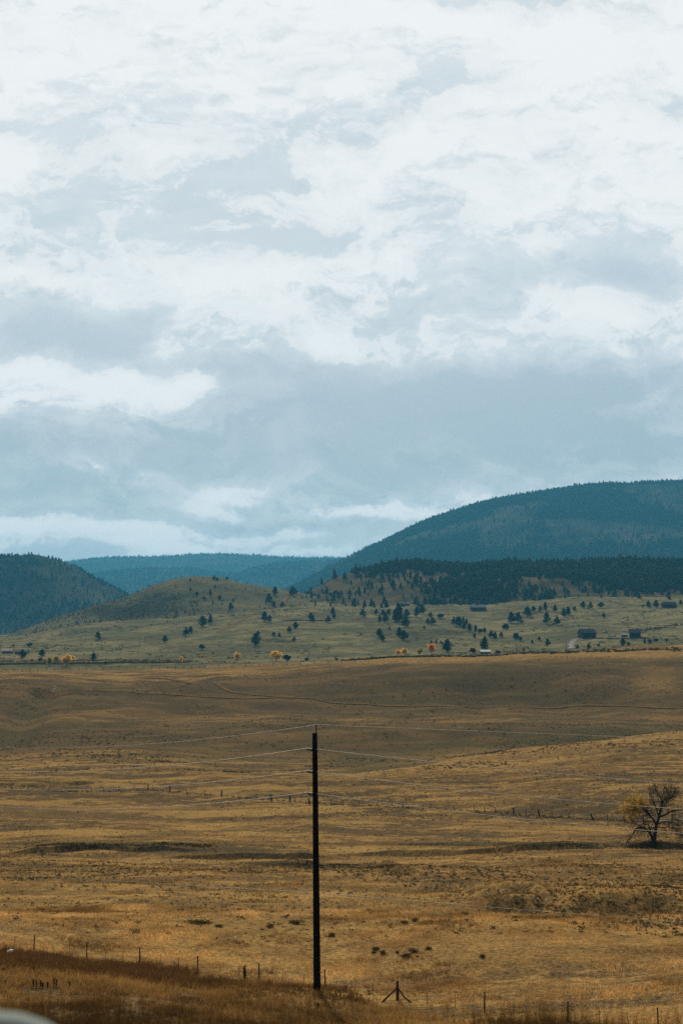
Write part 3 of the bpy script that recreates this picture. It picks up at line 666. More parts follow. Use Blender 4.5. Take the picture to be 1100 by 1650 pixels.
CLUSTERS = [  # description of the place, trees as (x, foot y, height px, width factor)
 ('on the pale slope left of the winding road', [(37,1061,13,1),(48,1043,7,1.5),(68,1058,11,1.1),(151,1064,11,1.2),(158,1030,11,1.1),(266,1035,10.5,1)]),
 ('on the crest of the rounded brown hill', [(307,937,5,1),(345,935,7,.9),(350,936,5,1),(366,934,4.5,1.1)]),
 ('high on the face of the rounded brown hill', [(307,952,5,1),(317,960,6.5,1),(330,967,6,1),(339,959,8,.9),(346.5,947,4,1),(354,967,8,.9),(372,983,11,.9),(376,969,4.5,1)]),
 ('at the foot of the rounded brown hill', [(300,1025,13,.8),(307,1020,10,.9),(327,1010,16,1.1),(339,1004,12,.8),(326,1047,8,1.3)]),
 ('beside the hill track on the saddle', [(433,973,15,.9),(443,958,11,1.1),(441,979,9,1),(454.5,978,8,1),(472,960,13.6,1.1)]),
 ('on the slope below the hill track', [(412,1040,18,1),(416,1023,6,1),(426,1000,13,1),(434,1002,10,1),(441,1025,6.5,1),(450,1026,6,1)]),
 ('on the grassy slope left of the clumps', [(466,1019,9,1.1),(476,1013,10,1.1),(474,1034,7.5,1),(501,998,10,1.1),(504,1002,8,1),(529,1003,9.5,1.2),(536,990,10,1),(538,996,7,1.1),(584,994,12,1.1)]),
 ('in the small shed clump, left half', [(606,991,9,1),(612,1004,13,.7),(617,992,9,.9),(621,1003,14,.9),(626,991,9,1)]),
 ('in the small shed clump, right half', [(638,1001,18,1),(642,1002,26,.75),(653,1011,17,.9),(655,994,11.5,1),(671,994,15,.8),(679,989,14,.9)]),
 ('on the slope right of the tall pine clump', [(689,1006,9,1.1),(693,995,8,1.1),(697,1006,10,1.1),(709,996,7,1.8),(683,1014,5.5,1)]),
 ('in the loose group above the autumn trees', [(611,1026,12,1),(616,1032,8,1.2),(627,1015,5,1),(643,1026,13,1),(651,1031,14,1)]),
 ('in the sapling row above the autumn trees', [(694.5,1037,5,.8),(702.5,1037,5.5,.8),(710,1037,4.5,.8)]),
 ('in the dense knot below the long house', [(731,1007,12,.8),(737,1010,15,.9),(741,1009,13,.8),(746,1004,9,.8),(747,1014,10,.8),(751,1006,8,.8)]),
 ('trailing downhill from the dense knot', [(756,1017,11.5,.9),(766,1019,10,.9),(773,1021,8,1.3),(780,1020,8,.9),(764,1027,6,1),(791,1028,11,1),(797,1029,9,1),(807,1027,8,1)]),
 ('around the white-roofed cabin', [(720,1051,19,1),(761,1053,9,1.5),(780,1050,22,.7),(802,1053.5,5,2)]),
 ('in the left clump on the right-hand slope', [(824,1004,16,.9),(834,1004,15,1.2),(849,994,15,1.1),(859,985,8,1)]),
 ('in the right clump on the right-hand slope', [(870,986,9,.9),(878,983,11,.9),(880,1005,17,.9),(894,986,11,.9),(897,1008,14,.9),(908,994,12.5,.9),(915,991,12,.9)]),
 ('along the foot of the wooded ridge', [(925,984,7,1.1),(938.5,979,9,1.1),(951,982,11,1),(967,980,9,1.3),(972,995,6.5,1.2)]),
 ('scattered left of the barn', [(812,1014,8,1),(816,1014,8,1),(829,1030,9,1),(833,1030,9,1),(838,1033,6.5,1),(857,1037,5.5,1),(868,1032,6,1),(882,1040.5,10.4,.9)]),
 ('in front of the barn along the field edge', [(930,1046,7,1),(948,1045,7,1.1),(964,1042,5.5,1),(1003,1041,11.5,1),(1012,1040,5.5,1.1)]),
 ('near the right edge along the field', [(1038,1037,7,1),(1046,1036.5,6.5,1.2),(1056,1035,6.5,1.6),(1073,1034,4.5,1.6)]),
 ('beside the house at the right edge', [(1035,979,4,1.3),(1044,980.5,11.5,1),(1056,979,11,1),(1096,974,7,1)]),
]
for desc, ts in CLUSTERS:
    ts = sorted(ts); n = len(ts)
    hs = [t[2] for t in ts]
    for i, (x, y, hp, wf) in enumerate(ts):
        q = on_slope(x, y); h = hp*q[1]/F*1.12
        wf2 = wf*random.uniform(.95, 1.15)
        if n > 1 and hp == max(hs) and hs.count(hp) == 1: lab = 'tallest pine ' + desc
        elif wf >= 1.3: lab = '%s pine from the left, broad, %s' % (ORD[i], desc) if sum(1 for t in ts if t[3] >= 1.3) > 1 else 'broad low pine ' + desc
        else: lab = '%s pine from the left %s' % (ORD[i], desc)
        put_tree('pine_tree', (q[0], q[1], q[2]-.1), h, wf2, random.choice((0, 1, 1, 3)) if wf < 1.3 else random.choice((10, 11)), 'conifer', lab, 'tree', 'pines on the foothill grassland')
# ---- autumn cottonwoods in the valley
for (x, y, hp, wf, lf, sh, lab) in [
 (80,1074,15,.75,'limeleaf',11,'yellow-green cottonwood, left of the biggest yellow tree by the far fence'),
 (107,1074,18,1.05,'yellowleaf',10,'biggest bright yellow cottonwood at the left end of the far fence'),
 (117,1066,9,1,'yellowleaf',12,'small yellow tree just behind the biggest yellow cottonwood'),
 (292,1069,11,.55,'yellowleaf',11,'thin sparse yellow sapling beside the winding road'),
 (382,1064,12,1.1,'yellowleaf',12,'small rounded yellow cottonwood, left of the broad golden one'),
 (445,1065,15,1.35,'yellowleaf',10,'broad golden cottonwood with a dark pine right beside it'),
 (641,1056,9,1.3,'yellowleaf',11,'low spreading yellow tree, leftmost of the autumn row on the plateau edge'),
 (651,1056,11,1.2,'yellowleaf',12,'rounded yellow tree second in the autumn row on the plateau edge'),
 (676,1056,11,.9,'limeleaf',10,'green-yellow tree left of the orange one on the plateau edge'),
 (695,1055,17,.95,'orangeleaf',12,'bright orange autumn tree on the plateau edge'),
 (843,1051,7,1.1,'goldleaf',11,'pale straw-coloured bush right of the white-roofed cabin'),
 (22,1043,5,1.6,'goldleaf',11,'small yellow bush behind the farm buildings on the far left'),
 (65,1067,8,1.2,'goldleaf',10,'dull yellow bush behind the yellow-green cottonwood'),
 (91,1067,9,1.2,'goldleaf',12,'dull gold tree between the two nearest left cottonwoods'),
 (52,1067,6,1.2,'goldleaf',11,'low straw-yellow bush left of the dull yellow bush')]:
    q = on_slope(x, y); put_tree('cottonwood_tree' if hp > 8 else 'autumn_bush', q, hp*q[1]/F*1.1, wf, sh, lf, lab, 'tree' if hp > 8 else 'bush', 'autumn trees in the valley')
for (x, y, hp, wf, lab) in [(462,1066,10,1.4,'dark round pine touching the right side of the broad golden cottonwood'),
 (494,1066,6,1.3,'small dark bush standing alone right of the golden cottonwood'), (542,1065,4.5,1.3,'tiny dark bush at the plateau edge above the pole'),
 (171,1071,5,1.3,'small dark bush beside the far left hedgerow'), (343,1054,3.5,1,'tiny dark sapling just right of the winding road')]:
    q = on_slope(x, y); put_tree('juniper_bush', q, hp*q[1]/F*1.1, wf, 10, 'conifer', lab, 'bush', 'dark bushes on the valley floor')

# ---- the bare cottonwood at the right
TP = GY(1052, 1362, 150); TPm = TP[1]/F/6.875           # metres per pixel of the tree survey (6.875 x enlargement)
tree = empty('cottonwood_tree', TP)
tag(tree, 'nearly bare spreading cottonwood by the creek bank with gold leaves left on one side', 'tree')
tb = MB(); leafpts = []
rt = random.Random(5)
def tp(zx, zy, d=0.0): return Vector(((zx-770)*TPm, d, (888-zy)*TPm))
def limb(pts, r0, r1, n=8):
    L = len(pts); sm = []
    for i in range(L-1):
        p0, p1, p2, p3 = pts[max(i-1, 0)], pts[i], pts[i+1], pts[min(i+2, L-1)]
        for k in range(4):
            t = k/4; sm.append(.5*((2*p1)+(p2-p0)*t+(2*p0-5*p1+4*p2-p3)*t*t+(3*p1-p0-3*p2+p3)*t**3))
    sm.append(pts[-1]); m = len(sm)
    sm = [p+Vector((rt.uniform(-1,1), rt.uniform(-1,1), rt.uniform(-1,1)))*0.03 for p in sm]
    rad = [r0+(r1-r0)*(i/(m-1))**.8 for i in range(m)]
    tb.tube(sm, rad, n); return sm, rad
def twigs(p, d, ln, r, depth, droop=0.0):
    n = 4; pts = [p]; cur = p.copy(); dd = d.normalized()
    for k in range(n):
        dd = (dd + Vector((rt.gauss(0,.22), rt.gauss(0,.22), rt.gauss(0.05-droop,.18)))).normalized()
        cur = cur + dd*ln/n; pts.append(cur.copy())
    tb.tube(pts, [r*(1-.75*k/n) for k in range(n+1)], 4, False)
    if depth > 0:
        for k in range(rt.choice((3, 4, 4))):
            i = rt.randint(1, n); a = Vector((rt.gauss(0,1), rt.gauss(0,1), rt.gauss(.15,.8))).normalized()
            twigs(pts[i], (dd+a*.95), ln*rt.uniform(.45, .72), r*.55, depth-1, droop)
    return pts
LIMBS = [  # survey points of the main limbs, radii, droop
 ([(770,905,0),(768,840,0),(760,800,0)], .34, .24, None), ([(772,900,0),(785,820,.1),(798,740,.1),(805,665,.1)], .30, .20, None),
 ([(760,815,0),(742,775,-.2),(715,740,-.3),(650,697,-.5),(590,700,-.6),(540,750,-.7),(490,835,-.8)], .20, .03, .25),
 ([(745,770,-.1),(735,720,0),(716,655,.1)], .13, .07, None),
 ([(805,670,.1),(775,615,0),(725,560,-.2),(685,515,-.4),(630,480,-.6),(560,478,-.8),(490,520,-.9)], .17, .03, .1),
 ([(800,655,.1),(760,585,.4),(715,525,.7),(680,490,.9),(620,440,1.0),(560,420,1.0)], .12, .02, .05),
 ([(808,668,.1),(838,580,.1),(855,500,0),(872,440,-.1),(905,392,-.2),(972,370,-.3),(1003,310,-.3)], .20, .03, 0),
 ([(838,580,.1),(815,510,.4),(788,425,.6),(745,350,.8)], .11, .02, 0), ([(868,450,-.1),(852,370,-.3),(805,300,-.5),(790,260,-.5)], .09, .02, 0),
 ([(872,440,-.1),(888,350,.3),(912,275,.5)], .09, .015, 0),
 ([(845,590,.1),(920,548,-.2),(990,510,-.4),(1060,508,-.6),(1115,450,-.7),(1150,380,-.7)], .15, .02, .02),
 ([(815,665,.1),(900,640,.5),(1000,650,.8),(1060,690,1.0),(1100,760,1.1)], .13, .02, .25),
 ([(850,560,.1),(890,490,.8),(960,420,1.3),(1020,390,1.5)], .10, .02, 0), ([(810,690,.1),(850,690,-.7),(930,680,-1.2),(1010,700,-1.5),(1050,760,-1.6)], .11, .02, .25),
 ([(990,510,-.4),(960,560,-.8),(1000,600,-1.0),(1070,640,-1.0)], .06, .015, .15), ([(700,535,-.3),(650,570,-.8),(660,620,-1.0)], .05, .012, .2),
 ([(780,650,.1),(740,690,-.5),(780,690,-.9)], .05, .015, .1), ([(905,392,-.2),(960,330,.2),(985,260,.3)], .06, .012, 0),
 ([(650,697,-.5),(600,660,-.2),(540,650,0),(470,640,0.1)], .06, .012, .12)]
for pts, r0, r1, dr in LIMBS:
    sm, rad = limb([tp(*p) for p in pts], r0, r1)
    if dr is None: continue
    m = len(sm)
    for i in range(int(m*.25), m):
        for rep in range(3):
            if rt.random() < .8:
                a = Vector((rt.gauss(0,1), rt.gauss(0,1), rt.gauss(.2,.7))).normalized(); t = (sm[min(i+1, m-1)]-sm[i-1]).normalized()
                twigs(sm[i], t*.6+a*.8, rt.uniform(.55, 1.45), max(rad[i]*.4, .030), 2 if rt.random() < .55 else 1, dr)
tb.build('trunk', M['bark'], tree, True)
lc = []
for (zx, zy, rx, rz, n) in [(470,480,55,45,300),(520,430,60,50,420),(590,420,70,50,480),(640,410,45,45,260),(560,500,60,50,380),(545,570,50,50,260),(505,600,45,30,160),(720,465,30,25,90),(600,470,70,50,340),(440,500,25,40,90),(640,470,40,40,120),(850,710,45,35,60)]:
    c = tp(zx, zy, -.5)
    for k in range(n):
        g = Vector((rt.gauss(0,.62)*rx*TPm, rt.gauss(0,.8), rt.gauss(0,.62)*rz*TPm)); lc.append(tuple(c+g))
lc = np.array(lc); sel = fbm(lc[:, 0]*9+lc[:, 1]*3, lc[:, 2]*9, 3, 3) > -.02; lc = lc[sel]
V, Fc = cards(lc, RNG.uniform(.12, .22, len(lc)), 0)
mesh_np('leaves', V, Fc, M['goldleaf'], tree)

# ---- scattered low tussocks and scrub over the whole grassland (nobody could count them)
def scatter(name, n, yr, size, m, label, cat, mask=None, xr=(-150, 1250), ncards=11, bias=1.0, tall=.55):
    Yp = yr[0]*(yr[1]/yr[0])**(RNG.random(n*3)**bias); Xp = (RNG.uniform(xr[0], xr[1], n*3)-550)/F*Yp
    keep = np.ones(len(Yp), bool) if mask is None else RNG.random(len(Yp)) < mask(Xp, Yp)
    Xp, Yp = Xp[keep][:n], Yp[keep][:n]; Zp = field.h(Xp, Yp); k = len(Xp)
    s = size[0]*(size[1]/size[0])**RNG.random(k)
    d = RNG.normal(size=(k, ncards, 3))*np.array([.34, .34, .20])[None, None, :]; d[..., 2] = np.abs(d[..., 2])*tall/.55
    c = np.stack([Xp, Yp, Zp], -1)[:, None, :] + d*s[:, None, None]
    V, Fc = cards(c.reshape(-1, 3), np.repeat(s, ncards)*RNG.uniform(.25, .5, k*ncards), .15)
    return tag(mesh_np(name, V, Fc, m), label, cat, None, 'stuff')
patch = lambda X, Y: np.clip(.12+1.3*sstep(fbm(X, Y*.8, 26, 4, .6), .02, .4), 0, 1)
scatter('dry_tussocks', 14000, (95, 340), (.12, .36), M['scrub'], 'small dark tussocks speckling the dry valley grass', 'scrub', patch)
scatter('sagebrush', 16000, (330, 690), (.16, .6), M['sage'], 'dark sagebrush specks on the shaded mesa slope', 'scrub', patch)
scatter('rusty_scrub', 700, (430, 680), (.4, 1.3), M['rustscrub'], 'rust-coloured low scrub patches on the mesa slope', 'scrub', lambda X, Y: sstep(fbm(X+77, Y, 40, 3, .6), .18, .4))
# tussocks that grow on the shaded cut banks
def along(name, poly, n, wid, size, m, label, hitf, Ymin=None, ncards=12, kind='stuff'):
    q = np.array([hitf(x, y, Ymin) if Ymin else hitf(x, y) for x, y in poly]); t = RNG.random(n)*(len(poly)-1); i = t.astype(int); f = (t-i)[:, None]
    p = q[i]*(1-f)+q[i+1]*f; p[:, 0] += RNG.normal(size=n)*wid*.5; p[:, 1] += RNG.normal(size=n)*wid
    land = field if hitf == GY else foot
    p[:, 2] = land.h(p[:, 0], p[:, 1]); s = RNG.uniform(size[0], size[1], n)
    d = RNG.normal(size=(n, ncards, 3))*np.array([.34, .34, .22])[None, None, :]; d[..., 2] = np.abs(d[..., 2])
    V, Fc = cards((p[:, None, :]+d*s[:, None, None]).reshape(-1, 3), np.repeat(s, ncards)*RNG.uniform(.25, .5, n*ncards), .1)
    return tag(mesh_np(name, V, Fc, m), label, 'scrub', None, kind)
along('creek_scrub', [(60,1364),(130,1361),(250,1361),(340,1363)], 420, .6, (.15, .42), M['scrub'], 'dark scrub along the creek cut on the left of the valley', GY)
along('creek_scrub', [(640,1362),(720,1360),(850,1362),(980,1364),(1100,1364)], 300, .4, (.12, .3), M['scrub'], 'dark scrub along the creek cut left of the bare cottonwood', GY)
along('bank_scrub', [(690,1420),(790,1440),(850,1446),(900,1462),(960,1462),(1090,1466)], 420, 2.4, (.10, .28), M['scrub'], 'low scrub on the eroded banks right of the pole', GY)
along('bank_scrub', [(390,1392),(470,1390),(560,1396),(640,1402)], 520, 1.8, (.12, .34), M['scrub'], 'low scrub on the shallow banks behind the pole', GY)
along('swale_scrub', [(30,1168),(42,1148),(52,1130),(70,1115),(110,1105)], 140, 5, (.25, .6), M['greenscrub'], 'green scrub in the swale on the left of the mesa', GY)
along('hedgerow', [(560,1061),(640,1056),(720,1053.5),(820,1053),(960,1050),(1100,1047),(1250,1043)], 620, 5, (.7, 2.2), M['scrub'], 'dark hedgerow scrub along the right of the plateau edge', GY, 500)
along('rusty_hedge', [(556,1062),(600,1059),(640,1057)], 120, 2, (.8, 1.8), M['rustscrub'], 'rust-brown brush at the left end of the plateau hedgerow', GY, 500)
along('hedgerow', [(-50,1073),(60,1070),(180,1068.5),(300,1068)], 620, 3, (.9, 2.6), M['scrub'], 'dark hedgerow lines on the valley floor at far left', foot.hit)
along('valley_scrub', [(-50,1067),(80,1065.5),(180,1064),(320,1066)], 260, 4, (.8, 2.4), M['rustscrub'], 'straw-brown brush between the hedgerows at far left', foot.hit)
def fscatter(n):
    Yp = RNG.uniform(1000, 1800, n*3); Xp = (RNG.uniform(-100, 1200, n*3)-550)/F*Yp
    k = RNG.random(n*3) < np.clip(.1+1.2*sstep(fbm(Xp, Yp, 110, 4, .6), .05, .4), 0, 1); Xp, Yp = Xp[k][:n], Yp[k][:n]; Zp = foot.h(Xp, Yp); n = len(Xp)
    s = RNG.uniform(.8, 2.6, n); d = RNG.normal(size=(n, 10, 3))*np.array([.5, .4, .2]); d[..., 2] = np.abs(d[..., 2])
    V, Fc = cards((np.stack([Xp, Yp, Zp], -1)[:, None, :]+d*s[:, None, None]).reshape(-1, 3), np.repeat(s, 10)*.42, .1)
    tag(mesh_np('foothill_scrub', V, Fc, M['scrub']), 'small dark scrub scattered over the foothill grassland', 'scrub', None, 'stuff')
fscatter(1700)

# ---- dry grass: real blades on the near slope and the field behind the fence
def grass(name, n, yr, hgt, nb, c_lo, c_hi, label, side, xr=(-60, 1160), wid=.02, spread=.12):
    Yp = np.sqrt(RNG.uniform(yr[0]**2, yr[1]**2, n)); Xp = (RNG.uniform(xr[0], xr[1], n)-550)/F*Yp
    fY = np.interp(Xp/(Yp+12), fa, fy)
    k = {'front': Yp < fY+RNG.normal(size=n)*1.2, 'back': Yp > fY-RNG.normal(size=n)*1.0, 'all': Yp > 0, 'fade': RNG.random(n) < 1-.95*sstep(Yp, 130, 285)}[side]
    dens = sstep(fbm(Xp, Yp, 3.2, 4, .6), -.30, .22); k &= RNG.random(n) < (.14+.86*dens)
    Xp, Yp = Xp[k], Yp[k]; n = len(Xp); Zp = field.h(Xp, Yp)
    g = np.clip(.5+1.1*fbm(Xp+31, Yp, 5, 4, .6), 0, 1)
    H = RNG.uniform(hgt[0], hgt[1], n)*(.6+.8*np.clip(.5+fbm(Xp+200, Yp+90, 6, 3), 0, 1))
    root = np.stack([Xp, Yp, Zp], -1)[:, None, :] + np.concatenate([RNG.normal(size=(n, nb, 2))*spread, np.full((n, nb, 1), -.03)], -1)
    lean = np.concatenate([RNG.normal(size=(n, nb, 2))*.33, np.ones((n, nb, 1))*RNG.uniform(.6, 1.1, (n, nb, 1))], -1)*H[:, None, None]
    th = RNG.uniform(0, 3.14, (n, nb)); wv = np.stack([np.cos(th), np.sin(th), 0*th], -1)*wid*RNG.uniform(.6, 1.4, (n, nb, 1))
    V = np.stack([root-wv, root+wv, root+lean], 2).reshape(-1, 3)
    c = (np.array(c_lo)[None, :]*(1-g[:, None])+np.array(c_hi)[None, :]*g[:, None])[:, None, :]*RNG.uniform(.55, 1.35, (n, nb, 1))
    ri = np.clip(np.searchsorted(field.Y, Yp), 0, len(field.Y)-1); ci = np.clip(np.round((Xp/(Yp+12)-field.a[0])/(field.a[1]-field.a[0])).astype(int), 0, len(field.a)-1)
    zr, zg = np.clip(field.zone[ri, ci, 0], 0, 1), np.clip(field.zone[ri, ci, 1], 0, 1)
    c = c*(1-.62*zr*(side != 'front')-.38*zg*(side != 'front'))[:, None, None]  # blades darken with the zones, painted shade included
    col = np.repeat(c.reshape(-1, 3), 3, 0)
    o = mesh_np(name, V, np.arange(len(V)).reshape(-1, 3), M['blades'], None, {'blade': col})
    return tag(o, label, 'grass', None, 'stuff')
M['blades'] = leafy('dry_grass_blades', None, None, 1, .3, 'blade')
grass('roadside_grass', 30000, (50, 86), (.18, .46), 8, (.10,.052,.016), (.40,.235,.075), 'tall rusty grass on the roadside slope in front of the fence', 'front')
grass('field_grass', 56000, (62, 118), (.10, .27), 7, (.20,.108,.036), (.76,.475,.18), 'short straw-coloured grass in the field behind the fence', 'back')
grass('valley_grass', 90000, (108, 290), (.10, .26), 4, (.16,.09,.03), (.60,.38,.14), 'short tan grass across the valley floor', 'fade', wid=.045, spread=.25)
def weeds(n):
    xs = np.concatenate([RNG.normal(90, 110, n), RNG.normal(880, 45, n//3), RNG.normal(350, 120, n//4), RNG.uniform(-100, 1200, n//3)]); k = len(xs)
    Yp = RNG.uniform(7, 12.5, k); Xp = (xs-550)/F*Yp; Zp = field.h(Xp, Yp); nb = 6
    H = (.262*-1*Yp - Zp)*RNG.uniform(.9, 1.6, k)
    root = np.stack([Xp, Yp, Zp], -1)[:, None, :]+np.concatenate([RNG.normal(size=(k, nb, 2))*.05, np.full((k, nb, 1), -.03)], -1)
    lean = np.concatenate([RNG.normal(size=(k, nb, 2))*.18, np.ones((k, nb, 1))*RNG.uniform(.7, 1.05, (k, nb, 1))], -1)*H[:, None, None]
    th = RNG.uniform(0, 3.14, (k, nb)); wv = np.stack([np.cos(th), np.sin(th), 0*th], -1)*.006
    V = np.stack([root-wv, root+wv, root+lean], 2).reshape(-1, 3)
    c = np.array([.055,.034,.013])[None, None, :]*RNG.uniform(.4, 1.5, (k, nb, 1)); col = np.repeat(c.reshape(-1, 3), 3, 0)
    tag(mesh_np('shoulder_weeds', V, np.arange(len(V)).reshape(-1, 3), M['blades'], None, {'blade': col}), 'out-of-focus brown weeds at the bottom edge beside the road', 'grass', None, 'stuff')
weeds(800)
# darker reddish tall-grass strip just in front of the fence on the left
def strip_grass(n):
    x = RNG.uniform(-40, 300, n); pts = np.array([GY(xx, 1534+xx*.108+RNG.uniform(2, 24), 45) for xx in np.linspace(-40, 300, 60) for _ in range(4)])
    i = RNG.integers(0, len(pts), n); p = pts[i]+np.concatenate([RNG.normal(size=(n, 2))*np.array([.35, .9]), np.zeros((n, 1))], 1); p[:, 2] = field.h(p[:, 0], p[:, 1])
    nb = 9; H = RNG.uniform(.25, .5, n); root = p[:, None, :]+np.concatenate([RNG.normal(size=(n, nb, 2))*.10, np.full((n, nb, 1), -.03)], -1)
    lean = np.concatenate([RNG.normal(size=(n, nb, 2))*.22, np.ones((n, nb, 1))], -1)*H[:, None, None]
    th = RNG.uniform(0, 3.14, (n, nb)); wv = np.stack([np.cos(th), np.sin(th), 0*th], -1)*.018
    V = np.stack([root-wv, root+wv, root+lean], 2).reshape(-1, 3)
    c = np.array([.12,.060,.021])[None, None, :]*RNG.uniform(.5, 1.6, (n, nb, 1)); col = np.repeat(c.reshape(-1, 3), 3, 0)
    tag(mesh_np('bluestem_grass', V, np.arange(len(V)).reshape(-1, 3), M['blades'], None, {'blade': col}), 'dark reddish tall grass strip along the left fence posts', 'grass', None, 'stuff')
strip_grass(3200)

# ---- distinct shrubs and weeds in the near field
def shrub_mesh(seed):
    rng = np.random.default_rng(seed); pts = []; sz = []
    for i in range(7):
        c = np.array([rng.uniform(-.32, .32), rng.uniform(-.3, .3), rng.uniform(.1, .34)]); m = 40
        pts.append(c+rng.normal(size=(m, 3))*np.array([.13, .13, .10])); sz.append(rng.uniform(.05, .12, m))
    V, Fc = cards(np.concatenate(pts), np.concatenate(sz), 0, rng); V[:, 2] = np.abs(V[:, 2])
    o = mesh_np('foliage', V, Fc, M['shrub']); d = o.data; bpy.data.objects.remove(o)
    o = MB()
    for k in range(5):
        th = k*1.25; o.tube([(0, 0, -.03), (.12*math.cos(th), .12*math.sin(th), .16), (.26*math.cos(th), .26*math.sin(th), .3)], [.02, .014, .006], 5)
    s = o.build('stem', M['bark']); sdta = s.data; bpy.data.objects.remove(s)
    return d, sdta
SH = [shrub_mesh(i) for i in range(4)]
for (x, y, wpx, lab) in [
 (605,1531,13,'upper left shrub of the dark clump in the field above the braced post'), (601,1536,9,'small dark shrub below the upper left one of the clump'),
 (618,1537,12,'flat dark shrub in the middle of the clump above the braced post'), (639,1536,8,'small dark shrub left of the yellow-tipped ones'),
 (657,1543,18,'largest dark shrub, lowest in the clump above the braced post'), (668,1534,18,'yellow-tipped broad shrub at the right of the clump'),
 (688,1530,13,'low dark shrub at the right end of the clump'), (672,1542,6,'tiny dark shrub beside the largest one'),
 (218,1502,16,'flat dark shrub in the field right of the left fence posts'), (223,1489,10,'small dark shrub above the flat one'),
 (318,1489,42,'long low green-yellow shrub left of the pole'), (352,1494,14,'small dark shrub right of the long low one'),
 (438,1495,14,'dark shrub left of the pole in the field'), (478,1489,24,'broad dark shrub just left of the pole'),
 (834,1482,16,'yellow-tipped dark shrub in the field below the low cable on the right'), (907,1475,12,'yellow shrub just below the low cable on the right'),
 (926,1490,16,'low yellow shrub right of the yellow-tipped dark one'), (776,1543,12,'small dark shrub in the middle of the right field'),
 (63,1468,8,'little dark shrub in the left field'), (533,1509,14,'low grey-brown shrub right of the pole'), (750,1475,14,'low yellowish shrub pair below the cable'), (668,1486,14,'dark green shrub right of the pole, below the cable'), (652,1490,14,'dark green shrub nearest the pole on its right')]:
    q = GY(x, y, 62); s = wpx*q[1]/F/.85; d = random.choice(SH)
    r = empty('shrub', q, random.uniform(0, 6.28), s); r.scale = (s, s*.9, min(s, .75)*random.uniform(.55, .85)); tag(r, lab, 'shrub', 'shrubs in the near field')
    for nm, dd in (('foliage', d[0]), ('stem', d[1])):
        o = bpy.data.objects.new(nm, dd); C.objects.link(o); o.parent = r
def weed_stalk(x, y, hpx, lab, grp=None, w=1.0):
    q = GY(x, y, 45); h = hpx*q[1]/F
    m = MB(); m.tube([(0, 0, -.05), (.01, 0, h*.5), (0, .01, h)], [.02*w, .035*w, .008], 6)
    for k in range(14):
        t = .25+.7*k/14; th = k*2.4; m.tube([(0, 0, h*t), (.07*w*math.cos(th), .07*w*math.sin(th), h*t+.06)], [.018*w, .006], 4)
    o = m.build('weed_stalk', M['weed']); o.location = q; tag(o, lab, 'weed', grp)
for (x, y, hp) in [(54,1590,12),(59,1590,11),(66,1589,9),(77,1591,8),(87,1590,14),(91,1590,12),(69,1592,8)]:
    weed_stalk(x, y, hp, 'dark dead seed stalk in the row on the lower left slope', 'dead seed stalks on the slope')
weed_stalk(112, 1591, 9, 'lone dark seed stalk right of the row on the lower left slope')
weed_stalk(394, 1578, 22, 'tall dark bushy dead weed beside the fence left of the pole', None, 2.2)
weed_stalk(512, 1626, 9, 'short dark stub of weed below the pole base', None, 1.6)

# ================================================================== POLE, WIRES
PB = GY(511, 1597, 60); PY0 = PB[1]
def pz(y): return P(509, y, PY0)[2]
ztop = pz(1181); H = ztop-PB[2]
pole = empty('utility_pole', PB); tag(pole, 'tall dark wooden utility pole standing in front of the valley', 'utility pole')
lean = P(507, 1181, PY0)[0]-PB[0]
m = MB(); m.tube([(lean*t, 0, -.6+(H+.6)*t) for t in np.linspace(0, 1, 14)], [.205-.065*t for t in np.linspace(0, 1, 14)], 20); m.build('shaft', M['polewood'], pole, True)
m = MB(); m.box((lean+.08, 0, H+.02), (.06, .05, .78)); m.tube([(lean+.08, 0, H+.34), (lean+.08, 0, H+.44)], [.035, .02], 10); m.build('top_bracket', M['polewood'], pole)
tips = [Vector((PB[0]+lean+.08, PY0, PB[2]+H+.45))]
for y in (1208, 1244, 1279.5):
    z = pz(y)-PB[2]; t = z/H; r = .205-.065*t
    m = MB(); x0 = lean*t-r+.02
    pts = [(x0-.30*k/9, .16*k/9, z-.03+.05*k/9) for k in range(10)]
    m.tube(pts, [.05 if k % 2 else .085 for k in range(9)]+[.04], 12); ins = m.build('insulator', M['insulator'], pole, True)
    c = MB(); c.box((x0-.31, .165, z+.035), (.14, .07, .05), .6); c.build('clamp', M['steelpost'], ins)
    b = MB(); b.box((x0+.01, 0, z-.03), (.05, .16, .24)); b.build('mount_plate', M['steelpost'], pole)
    tips.append(Vector((PB[0]+x0-.31, PY0+.165, PB[2]+z+.07)))
zc = pz(1440)-PB[2]; rc = .205-.065*zc/H
m = MB(); m.box((lean*zc/H, rc+.02, zc), (.16, .10, .10)); m.build('cable_bracket', M['steelpost'], pole)
tips.append(Vector((PB[0]+lean*zc/H-.06, PY0+rc+.08, PB[2]+zc)))
DL, DR = 97.6, 69.5
WIRES = [(1205,1196,1183,1200,.010,'topmost thin wire, running from the tip of the wooden pole','power line'),
 (1243,1233,1240,1264,.0165,'highest of the three wires held by insulators on the pole','power line'),
 (1271.5,1266,1281,1304,.0165,'middle of the three wires held by insulators on the pole','power line'),
 (1299.5,1299.5,1318,1343,.0165,'lowest of the three wires held by insulators on the pole','power line'),
 (1408,1425,1469,1500,.016,'low thick cable clamped to the middle of the wooden pole','cable')]
